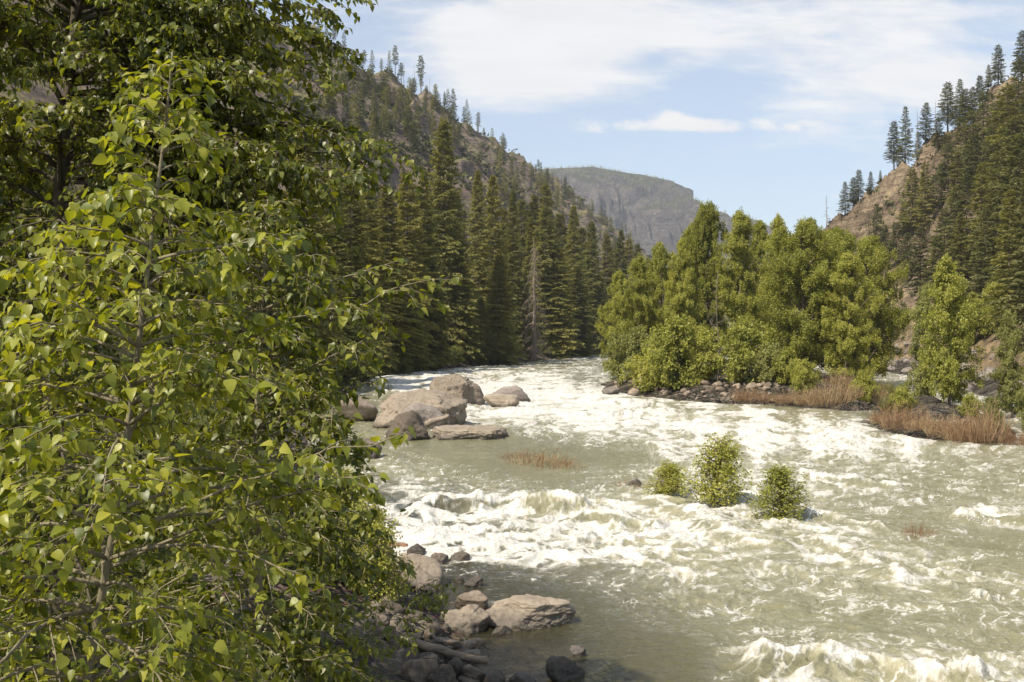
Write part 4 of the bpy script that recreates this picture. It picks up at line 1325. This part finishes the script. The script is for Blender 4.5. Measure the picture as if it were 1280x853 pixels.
log('fallen_log', 'long grey fallen log lying across the stones at the bottom', P(425, 786, 18.6), P(608, 826, 17.6), 0.105, 0.07, M['logwood'], 3)
log('driftwood_log', 'reddish driftwood log beside the white water, behind the leaves', P(440, 668, 29.0), P(508, 685, 28.2), 0.20, 0.12, M['redwood'], 4)
log('driftwood_log', 'weathered driftwood lodged between the big boulder and the flat slab', P(533, 531, 60.5), P(560, 520, 60.5), 0.22, 0.12, M['dead'], 5)


# ------------------------------------------------------------------ willows, reeds and river bushes
def twig_mesh(name, n, rad, h, seed, m, w=0.045, lean=0.0):
    rng = np.random.default_rng(seed)
    a = rng.uniform(0, 6.28, n); r = rad * np.sqrt(rng.uniform(0, 1, n))
    b = np.stack([np.cos(a) * r, np.sin(a) * r * 0.7, np.full(n, -0.15)], 1)
    D = np.stack([np.cos(a) * r * 0.35 + rng.normal(0, 0.22, n) + lean, np.sin(a) * r * 0.3 + rng.normal(0, 0.22, n), np.ones(n)], 1)
    l = h * rng.uniform(0.5, 1.15, n) * (1 - 0.35 * (r / rad) ** 2)
    U = rng.normal(0, 1, (n, 3)); U[:, 2] = 0.1
    V, Fq = kites(b, D, l, np.full(n, w) * rng.uniform(0.6, 1.3, n), U, 0.08)
    # side sprigs
    k = n * 2
    i = rng.integers(0, n, k); s = rng.uniform(0.35, 0.95, k)[:, None]
    b2 = b[i] + unit(D[i]) * l[i][:, None] * s
    D2 = unit(D[i]) + rng.normal(0, 0.55, (k, 3))
    l2 = h * rng.uniform(0.12, 0.35, k)
    V2, F2 = kites(b2, D2, l2, np.full(k, w * 0.9), rng.normal(0, 1, (k, 3)), 0.08)
    return mk(name, np.concatenate([V, V2]), [np.concatenate([Fq, F2 + len(V)])], m, None, None, False, None, False).data


WM = [twig_mesh('willow', 330, 1.5, 2.0, 41 + i, M['willow'], 0.030) for i in range(3)]
GM = [twig_mesh('reeds', 560, 1.3, 1.7, 51 + i, M['grassy'], 0.04) for i in range(2)]
SM = [twig_mesh('sparse_willow', nn, 1.2, 0.9, 61 + i, M['willow'], 0.022, 0.25) for i, nn in enumerate([170, 130])]


def clump(me, name, u, v, sx, sz, label, cat, group=None, z=None):
    x, y = PW(u, v)
    o = bpy.data.objects.new(name, me)
    COL.objects.link(o)
    o.location = (x, y, max(-0.05, Hs(x, y)) if z is None else z)
    o.scale = (sx, sx, sz); o.rotation_euler = (0, 0, rs.uniform(-0.4, 0.4))
    return tag(o, label, cat, group)


WL = [(1012, 509, 1.1, 1.0, 'red brown willow clump leftmost on the spit below the island'), (1038, 511, 1.2, 1.15, 'red brown willow clump second along the spit'), (1062, 510, 1.1, 1.2, 'dense red willow clump third along the spit'),
      (1088, 508, 1.0, 1.0, 'willow clump at the right end of the spit'), (1050, 498, 1.2, 1.2, 'yellowish willow clump behind the spit'), (935, 505, 0.9, .7, 'low red willow on the island rubble edge'), (960, 506, 0.9, .8, 'second low red willow on the island rubble edge'), (985, 507, .8, .7, 'low willow between rubble and spit'),
      (1105, 532, 0.8, .8, 'red willow at the upstream tip of the islet'), (1130, 541, 0.9, .9, 'low red willow along the islet edge'), (1152, 546, 0.9, .8, 'willow in front of the bright islet alder, left side'), (1180, 549, 0.8, .8, 'low willow in front of the bright islet alder, middle'),
      (1208, 553, 1.0, 1.15, 'tall tan willow at the downstream end of the islet'), (1230, 554, 0.9, 1.2, 'tall red tipped willow beside the foam at the islet end'), (1275, 556, 0.8, .9, 'red willow cut by the right edge of the picture')]
for i, (u, v, sx, sz, lab) in enumerate(WL):
    clump(WM[i % 3], 'willow_clump', u, v, sx * [0.72, 0.95, 0.6, 0.85][i % 4], sz * [0.75, 1.1, 0.6, 0.95][i % 4], lab, 'willow', 'red willows on the river bars')
for i, (u, v, sx, sz, lab) in enumerate([(1080, 494, 1.2, 1.0, 'green reed tuft behind the red willows'), (1106, 496, 1.2, 1.0, 'yellow green reed tuft at the side channel edge'), (1125, 524, .9, .9, 'yellow grass tuft at the head of the islet'), (1000, 500, 1.0, 1.0, 'green grass tuft under the grove at the spit'), (1060, 488, 1.2, 1.0, 'tall green reeds below the grove right end')]):
    clump(GM[i % 2], 'reed_tuft', u, v, sx, sz, lab, 'reeds', 'reed tufts on the river bars')
for i, (u, v, sx, sz, lab) in enumerate([(672, 580, 1.25, 0.95, 'flooded bare willow standing in the calm pool'), (700, 584, .9, 0.8, 'small flooded bare willow at the right of the pool'), (1146, 670, .42, .75, 'small flooded brown twigs in the near right water'), (793, 608, .7, .6, 'bare red twigs awash beside the river bushes'), (648, 572, .9, .6, 'sparse flooded willow twigs at the left of the pool')]):
    clump(SM[i % 2], 'flooded_willow', u, v, sx, sz * (1.25 if i < 2 else 1), lab, 'willow', None, -0.1)
RB_ = [broad_proto(2.4, 0.95, 251 + i, 46, 5200, 'cotton', leaf=0.095, peak=0.16, low=0.02, ex=0.75, up=0.15) for i in range(3)]
for i, (u, vt, vb, w, lab) in enumerate([(890, 554, 630, 1.12, 'tallest leafy bush standing in the rapids, middle of three'), (835, 582, 620, 1.6, 'smallest leafy bush in the rapids, left of three'), (978, 587, 647, 1.28, 'leafy bush in the rapids, right of three')]):
    x, y = PW(u, vb)
    h = (vb - vt) / F * y
    o = plant(RB_[i], 'river_bush', (x, y, -0.05), h, 'bush', lab, 'bushes in the rapids', w)
    o.rotation_euler = (R(5), R([4, 9, 7][i]), [0.4, 2.0, 4.0][i])

# hillside brush: low scrub nobody could count
def brush_mesh():
    rng = np.random.default_rng(77)
    Ps = []; Ss = []
    reg = [(330, 830, 40, 330, 5200, 0.9), (1030, 1290, 90, 420, 1500, 0.55)]
    for u0, u1, v0, v1, n, s in reg:
        us = rng.uniform(u0, u1, n); vs = rng.uniform(v0, v1, n)
        d = np.geomspace(70, 1500, 420)
        X = (us[:, None] - 640) / F * d[None]; Z = CAMZ + (HOR - vs[:, None]) / F * d[None]
        Hh = H(X.ravel(), np.repeat(d[None], n, 0).ravel()).reshape(n, -1)
        hit = Hh > Z
        ok = hit.any(1); k = hit.argmax(1)
        dd = d[k]
        x = (us - 640) / F * dd; z = Hh[np.arange(n), k]
        keep = ok & (dd > (260 if u0 < 600 else 90)) & (fbm(x / 25, dd / 25 + 7, 3, 78) > -0.12)
        Ps.append(np.stack([x, dd, z], 1)[keep]); Ss.append((s + dd * 0.0011)[keep])
    C = np.concatenate(Ps); S = np.concatenate(Ss)
    m = 9
    C2 = np.repeat(C, m, 0); S2 = np.repeat(S * np.random.default_rng(5).uniform(0.5, 1.5, len(S)), m)
    n = len(C2)
    g = rng.normal(0, 0.7, (n, 3)); g[:, 2] = np.abs(g[:, 2]) * 0.7
    D = rng.normal(0, 1, (n, 3)); D[:, 2] = np.abs(D[:, 2]) * 0.8
    U = rng.normal(0, 0.6, (n, 3)); U[:, 2] += 0.8
    V, Fq = kites(C2 + g * S2[:, None] - np.array([0, 0, 0.2]), D, S2 * rng.uniform(0.8, 1.5, n), S2 * rng.uniform(0.6, 1.2, n), U)
    o = mk('hill_brush', V, [Fq], M['brush'])
    o['kind'] = 'stuff'
    # wood on the far mountain top
    u = rng.uniform(560, 1000, 2600)
    x0 = (u - 640) / F * 3450
    yc = np.interp(x0, MC[:, 0], MC[:, 1]) + rng.uniform(-300, 60, len(u))
    h = H(x0, yc.copy())
    kk = fbm(x0 / 120, yc / 120, 3, 79) > -0.15
    x0, yc, h = x0[kk], yc[kk], h[kk]
    n = len(x0); mm = 6
    B = np.repeat(np.stack([x0, yc, h], 1), mm, 0)
    ht = np.repeat(rng.uniform(8, 17, n), mm)
    tt = np.tile(np.linspace(0.1, 0.85, mm), n)
    B[:, 2] += tt * ht
    a = rng.uniform(0, 6.28, n * mm)
    D = np.stack([np.cos(a), np.sin(a), np.full(n * mm, 0.15)], 1)
    B -= D * (ht * 0.2 * (1.1 - tt))[:, None]
    V, Fq = kites(B, D, ht * 0.42 * (1.1 - tt), ht * 0.26 * (1.2 - tt), rng.normal(0, 0.3, (n * mm, 3)) + np.array([0, -0.5, 0.8]))
    o = mk('far_forest', V, [Fq], M['pine'])
    o['kind'] = 'stuff'


brush_mesh()


def undergrowth():
    rng = np.random.default_rng(83)
    n = 5200
    y = rng.uniform(9, 150, n) ** 1.0
    x = np.interp(y, LB[:, 1], LB[:, 0]) - 2.2 - rng.uniform(0, 1, n) ** 1.3 * (5 + 0.35 * y)
    k = fbm(x / 4, y / 4, 3, 88) > -0.22
    x, y = x[k], y[k]
    z = H(x, y.copy())
    S = rng.uniform(0.25, 0.8, len(x)) * (1 + y / 120)
    m = 16
    C = np.repeat(np.stack([x, y, z], 1), m, 0); S = np.repeat(S, m); n = len(C)
    g = rng.normal(0, 0.6, (n, 3)); g[:, 2] = np.abs(g[:, 2]) * 0.9
    D = rng.normal(0, 1, (n, 3)); D[:, 2] = np.abs(D[:, 2]) * 0.7
    U = rng.normal(0, 0.6, (n, 3)); U[:, 2] += 0.8
    l = rng.uniform(0.10, 0.22, n) * (1 + C[:, 1] / 90)
    V, Fq = kites(C + g * S[:, None] - np.array([0, 0, 0.05]), D, l, l * rng.uniform(0.5, 0.9, n), U)
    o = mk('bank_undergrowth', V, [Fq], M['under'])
    o['kind'] = 'stuff'


undergrowth()

# ------------------------------------------------------------------ foreground trees with real leaves
LT = np.array([(0, 0, 0), (0, .33, -.03), (0, .68, -.045), (0, 1.0, -.13), (-.31, .07, .05), (-.39, .30, .09), (-.23, .66, .04), (.31, .07, .05), (.39, .30, .09), (.23, .66, .04)])
LQ = np.array([(0, 1, 5, 4), (1, 2, 6, 5), (0, 7, 8, 1), (1, 8, 9, 2)]); LTt = np.array([(2, 3, 6), (2, 9, 3)])


def leaf_arrays(Pp, D, N, S, rng):
    n = len(Pp)
    D = unit(D); X = unit(np.cross(D, N)); Z = np.cross(X, D)
    cur = rng.uniform(0.2, 3.4, n); fold = rng.uniform(-0.6, 2.6, n)
    T = np.repeat(LT[None], n, 0).copy()
    T[:, :, 2] = T[:, :, 2] * np.where(LT[None, :, 0] == 0, cur[:, None], fold[:, None])
    T[:, 4:, 2] += (LT[None, 4:, 1] ** 2) * -0.13 * cur[:, None]
    T[:, :, 0] *= rng.uniform(0.8, 1.1, n)[:, None]
    T *= S[:, None, None]
    V = Pp[:, None] + T[:, :, 0:1] * X[:, None] + T[:, :, 1:2] * D[:, None] + T[:, :, 2:3] * Z[:, None]
    off = (np.arange(n) * 10)[:, None, None]
    return V.reshape(-1, 3), (LQ[None] + off).reshape(-1, 4), (LTt[None] + off).reshape(-1, 3)


class Leafy:
    """a broadleaf tree near the camera: stem, branches with twigs, and single leaves on stalks"""
    def __init__(s, seed, leaf, gap, drop=0.7):
        s.rng = np.random.default_rng(seed); s.leaf = leaf; s.gap = gap; s.drop = drop
        s.tr = MB(); s.br = MB(); s.P = []; s.D = []; s.N = []; s.S = []; s.st = MB()

    def stem(s, pts, r0, r1, sides=9):
        pts = np.asarray(pts, float)
        # smooth through the points
        t = np.linspace(0, len(pts) - 1, len(pts) * 5)
        q = np.stack([np.interp(t, np.arange(len(pts)), pts[:, a]) for a in range(3)], 1)
        for _ in range(6):
            q[1:-1] = (q[:-2] + q[1:-1] * 2 + q[2:]) / 4
        s.tr.tube(q, np.linspace(r0, r1, len(q)), sides)
        s.sp = q
        return q

    def on_stem(s, t):
        k = t * (len(s.sp) - 1); i = min(int(k), len(s.sp) - 2); f = k - i
        return s.sp[i] * (1 - f) + s.sp[i + 1] * f

    def leaves_on(s, q, lo, size=1.0):
        seg = np.linalg.norm(np.diff(q, axis=0), axis=1); cum = np.concatenate([[0], np.cumsum(seg)]); tot = cum[-1]
        n = max(1, int(tot * (1 - lo) / s.gap))
        a = tot * (lo + (1 - lo) * (np.arange(n) + s.rng.uniform(0.2, 0.8, n)) / n)
        a = np.append(a, [tot * 0.99] * 2); n += 2
        p = np.stack([np.interp(a, cum, q[:, c]) for c in range(3)], 1)
        k = np.clip(np.searchsorted(cum, a) - 1, 0, len(q) - 2)
        T = unit(np.diff(q, axis=0))[k]
        side = unit(np.cross(T, np.array([0, 0, 1.0]) + s.rng.normal(0, 0.25, (n, 3))))
        sg = np.where(np.arange(n) % 2 == 0, 1, -1)[:, None]
        pet = unit(T * 0.55 + side * sg * 0.85 + np.array([0, 0, 0.12]) + s.rng.normal(0, 0.3, (n, 3)))
        S = s.leaf * size * s.rng.uniform(0.40, 1.2, n)
        b = p + pet * (S * s.rng.uniform(0.35, 0.7, n))[:, None]
        for i in range(n):
            s.st.add(np.stack([p[i], p[i] + np.array([0, 0, 0.003]), b[i]]), [np.array([(0, 1, 2)])])
        D = pet * 0.8 + s.rng.normal(0, 0.25, (n, 3)); D[:, 2] -= s.drop * s.rng.uniform(0.1, 1.5, n)
        N = pet * 0.5 + s.rng.normal(0, 0.35, (n, 3)); N[:, 2] += 0.9
        s.P.append(b); s.D.append(D); s.N.append(N); s.S.append(S)

    def branch(s, p0, dr, L, sag, r0, twigs, tl=0.33, lo=0.25, n=9, end=None, size=1.0):
        t = np.linspace(0, 1, n)[:, None]
        if end is not None:
            v = np.asarray(end) - p0; L = float(np.linalg.norm(v))
            q = p0 + v * t + np.array([0, 0, sag * L]) * (t * (1 - t))
        else:
            dr = unit(dr)
            q = p0 + dr * L * t - np.array([0, 0, sag * L]) * t * t
        q[1:] += s.rng.normal(0, 0.012 * L, (n - 1, 3)) * t[1:]
        s.br.tube(q, np.linspace(r0, max(0.0022, r0 * 0.22), n), 6)
        s.leaves_on(q, max(lo, 0.3), size)
        for i in range(twigs):
            u = s.rng.uniform(lo, 0.97)
            k = u * (n - 1); j = min(int(k), n - 2); f = k - j
            b = q[j] * (1 - f) + q[j + 1] * f
            T = unit(q[j + 1] - q[j])
            side = unit(np.cross(T, [0, 0, 1.0])) * (1 if i % 2 else -1)
            d = unit(T * s.rng.uniform(0.3, 1.0) + side * s.rng.uniform(0.4, 1.1) + np.array([0, 0, s.rng.normal(0.05, 0.35)]))
            l = L * tl * (1.15 - u) * s.rng.uniform(0.6, 1.3) + s.leaf * 1.2
            tt = np.linspace(0, 1, 5)[:, None]
            qq = b + d * l * tt - np.array([0, 0, 0.35 * l]) * tt * tt
            s.br.tube(qq, np.linspace(max(0.0028, r0 * 0.35), 0.0016, 5), 4)
            s.leaves_on(qq, 0.12, size)
        return q

    def build(s, name, label, cat, base, lmat, bmat, group=None):
        o = thing(name, label, cat, base, 0, group)
        V, Q, T = leaf_arrays(np.concatenate(s.P), np.concatenate(s.D), np.concatenate(s.N), np.concatenate(s.S), s.rng)
        off = np.array(base)
        SV = np.concatenate(s.st.V); SF = np.concatenate(s.st.F[3]) + len(V)
        mk('leaves', np.concatenate([V, SV]) - off, [Q, T, SF], [lmat, M['sapstalk']], o, np.concatenate([np.zeros(len(Q) + len(T), int), np.ones(len(SF), int)]), True)
        for mb, nm, mm in ((s.tr, 'trunk', bmat), (s.br, 'branches', bmat)):
            if mb.V:
                mb.V = [v - off for v in mb.V]
                mb.build(nm, mm, o, True)
        return o, len(V) // 10


M['sapstalk'] = bark_mat('leaf_stalk', (0.16, 0.17, 0.03), (0.26, 0.24, 0.06), 10)


def ground_under(p):
    return np.array([p[0], p[1], Hs(p[0], p[1]) - 0.1])


def sapling():
    a = P(96, 960, 5.2); g = ground_under(a)
    t = Leafy(301, 0.072, 0.036, 0.75)
    t.stem([g, (g + a) / 2 + np.array([0.03, 0, 0]), a, P(112, 820, 5.2), P(146, 640, 5.22), P(164, 500, 5.22), P(181, 370, 5.25), P(198, 230, 5.3), P(212, 120, 5.3), P(216, 66, 5.3)], 0.030, 0.004)
    zt = t.sp[-1][2]; zb = P(0, 960, 5.2)[2]
    n = 112
    for i in range(n):
        f = (i + t.rng.uniform(0, 0.8)) / n                 # 0 top, 1 bottom
        z = zt - 0.06 - (zt - zb - 0.1) * f ** 1.1
        k = np.argmin(abs(t.sp[:, 2] - z)); p0 = t.sp[k]
        L = np.interp(f, [0, .10, .25, .45, .7, 1.0], [.10, .26, .48, .85, 1.2, 1.35]) * t.rng.uniform(0.65, 1.12)
        az = i * 2.39996 + t.rng.normal(0, 0.3)
        el = np.interp(f, [0, .2, 1], [0.9, 0.55, 0.35]) + t.rng.normal(0, 0.12)
        d = np.array([math.cos(az) * math.cos(el), math.sin(az) * math.cos(el), math.sin(el)])
        t.branch(p0, d, L, 0.42, 0.004 + 0.008 * L, int(1 + 7 * L))
    for e, st in (((508, 540, 4.9), 0.42), ((470, 590, 5.4), 0.40), ((-40, 470, 5.0), 0.55), ((20, 400, 5.4), 0.6), ((420, 380, 5.5), 0.55), ((380, 300, 5.2), 0.7)):
        t.branch(t.on_stem(st), None, 1, 0.14, 0.012, 10, 0.28, 0.3, 10, P(*e))
    return t.build('cottonwood_sapling', 'young cottonwood sapling with heart shaped leaves and pale stem, nearest the viewer', 'sapling', g, M['sap'], M['sapbark'])


def shrub_tree():
    a = P(330, 900, 7.6); g = ground_under(a)
    t = Leafy(302, 0.070, 0.036, 0.8)
    t.stem([g, a, P(325, 760, 7.6), P(318, 600, 7.7), P(322, 470, 7.8), P(330, 350, 7.9), P(335, 250, 8.0)], 0.04, 0.006)
    n = 120
    for i in range(n):
        f = (i + t.rng.uniform(0, 0.8)) / n
        p0 = t.on_stem(0.98 - 0.80 * f)
        L = np.interp(f, [0, .2, .5, 1.0], [.28, .8, 1.15, 1.2]) * t.rng.uniform(0.6, 1.1)
        az = i * 2.39996 + t.rng.normal(0, 0.3); el = np.interp(f, [0, 1], [0.8, 0.25]) + t.rng.normal(0, 0.15)
        d = np.array([math.cos(az) * math.cos(el), math.sin(az) * math.cos(el), math.sin(el)])
        t.branch(p0, d, L, 0.5, 0.004 + 0.007 * L, int(2 + 8 * L))
    for e, st in (((565, 348, 7.4), 0.72), ((500, 330, 7.8), 0.78), ((470, 420, 7.2), 0.62), ((462, 640, 7.4), 0.45), ((455, 700, 7.8), 0.40), ((470, 475, 7.6), 0.58), ((440, 760, 7.4), 0.32), ((300, 850, 6.6), 0.3), ((420, 830, 6.8), 0.25)):
        t.branch(t.on_stem(st), None, 1, 0.16, 0.012, 12, 0.30, 0.2, 10, P(*e))
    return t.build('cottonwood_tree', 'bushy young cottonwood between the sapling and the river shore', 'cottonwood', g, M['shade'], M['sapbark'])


def big_tree():
    a = P(70, 960, 11.2); g = ground_under(a)
    t = Leafy(303, 0.088, 0.034, 0.9)
    t.stem([g, a, P(78, 700, 11.2), P(60, 420, 11.4), P(85, 150, 11.6), P(100, -30, 11.8), P(105, -130, 11.9)], 0.16, 0.03)
    n = 112
    for i in range(n):
        f = (i + t.rng.uniform(0, 0.8)) / n
        p0 = t.on_stem(0.98 - 0.72 * f)
        L = np.interp(f, [0, .2, .6, 1.0], [0.9, 2.2, 2.9, 2.6]) * t.rng.uniform(0.55, 1.05)
        az = i * 2.39996 + t.rng.normal(0, 0.3); el = np.interp(f, [0, 1], [0.85, 0.30]) + t.rng.normal(0, 0.15)
        d = np.array([math.cos(az) * math.cos(el), math.sin(az) * math.cos(el), math.sin(el)])
        t.branch(p0, d, L, 0.5, 0.008 + 0.010 * L, int(7 + 6.5 * L), 0.36, 0.18, 10)
    for e, st in (((530, 200, 10.6), 0.66), ((465, 205, 11.0), 0.64), ((470, 2, 10.5), 0.78), ((440, 60, 11.0), 0.76), ((425, 95, 10.8), 0.73), ((415, 150, 11.3), 0.70), ((440, 250, 11.2), 0.62), ((395, 330, 11.5), 0.60),
                  ((500, 240, 10.4), 0.63), ((480, 185, 10.9), 0.67), ((455, 235, 10.2), 0.62), ((400, 45, 10.8), 0.77), ((385, 80, 11.2), 0.74), ((360, 200, 10.0), 0.68), ((340, 320, 10.6), 0.60), ((300, 90, 10.3), 0.74), ((420, 20, 11.2), 0.79), ((310, 210, 11.6), 0.68), ((350, 40, 11.8), 0.78), ((370, 150, 12.0), 0.71), ((330, 170, 12.2), 0.70), ((390, 240, 12.0), 0.66), ((360, 290, 11.8), 0.64), ((420, 300, 11.2), 0.62), ((250, 300, 10.2), 0.62), ((250, 60, 11.0), 0.76), ((350, 110, 10.2), 0.72), ((330, 260, 10.4), 0.66), ((300, 20, 10.6), 0.78), ((380, -40, 10.8), 0.80), ((280, 180, 9.8), 0.68)):
        t.branch(t.on_stem(st), None, 1, 0.22, 0.028, 34, 0.27, 0.15, 12, P(*e))
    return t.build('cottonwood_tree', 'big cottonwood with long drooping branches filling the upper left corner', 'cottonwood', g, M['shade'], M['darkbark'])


def back_tree():
    a = P(-170, 960, 12.4); g = ground_under(a)
    t = Leafy(304, 0.105, 0.052, 0.9)
    t.stem([g, a, P(-160, 600, 12.4), P(-110, 300, 12.6), P(-100, 60, 12.6), P(-80, -150, 12.7)], 0.18, 0.04)
    n = 90
    for i in range(n):
        f = (i + t.rng.uniform(0, 0.8)) / n
        p0 = t.on_stem(0.98 - 0.78 * f)
        L = np.interp(f, [0, .2, .6, 1.0], [1.0, 2.4, 3.2, 3.0]) * t.rng.uniform(0.5, 1.05)
        az = i * 2.39996 + t.rng.normal(0, 0.3); el = np.interp(f, [0, 1], [0.8, 0.15]) + t.rng.normal(0, 0.15)
        d = np.array([math.cos(az) * math.cos(el), math.sin(az) * math.cos(el), math.sin(el)])
        t.branch(p0, d, L, 0.42, 0.01 + 0.010 * L, int(8 + 5.5 * L), 0.34, 0.15, 10)
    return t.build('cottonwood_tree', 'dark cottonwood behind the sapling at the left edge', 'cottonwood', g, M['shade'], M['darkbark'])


def shore_sapling():
    a = P(425, 842, 13.0); g = ground_under(a)
    t = Leafy(305, 0.075, 0.045, 0.8)
    t.stem([g, a, P(455, 800, 13), P(490, 770, 13), P(520, 750, 13)], 0.02, 0.005)
    for e, st in (((562, 728, 13), 0.85), ((545, 745, 12.6), 0.9), ((530, 775, 13), 0.7), ((470, 760, 13), 0.6), ((500, 735, 13.2), 0.7), ((455, 735, 13.4), 0.5), ((515, 800, 12.6), 0.55), ((440, 790, 12.6), 0.4), ((480, 815, 12.4), 0.45), ((555, 752, 13.4), 0.95)):
        t.branch(t.on_stem(st), None, 1, 0.12, 0.006, 7, 0.4, 0.15, 8, P(*e))
    return t.build('cottonwood_sapling', 'small leaning sapling spreading over the stones above the log', 'sapling', g, M['shade'], M['sapbark'])


N_LEAVES = [f()[1] for f in (sapling, shrub_tree, big_tree, back_tree, shore_sapling)]
print('leaves', N_LEAVES)
for i, (u, v, h, w, pr, lab) in enumerate([(478, 752, 1.5, .95, RB_[0], 'bright yellow green bush beside the pale shore slab'), (452, 735, 1.7, 1.0, RB_[1], 'yellow green bush behind the leaning sapling'), (430, 700, 2.0, 1.1, RB_[2], 'green bush on the bank above the red driftwood')]):
    x, y = PW(u, v)
    z = max(0, Hs(x, y))
    y = y * (CAMZ - z) / CAMZ; x = (u - 640) / F * y
    plant(pr, 'shore_bush', (x, y, Hs(x, y) - 0.05), h, 'bush', lab, 'bushes on the near shore', w)
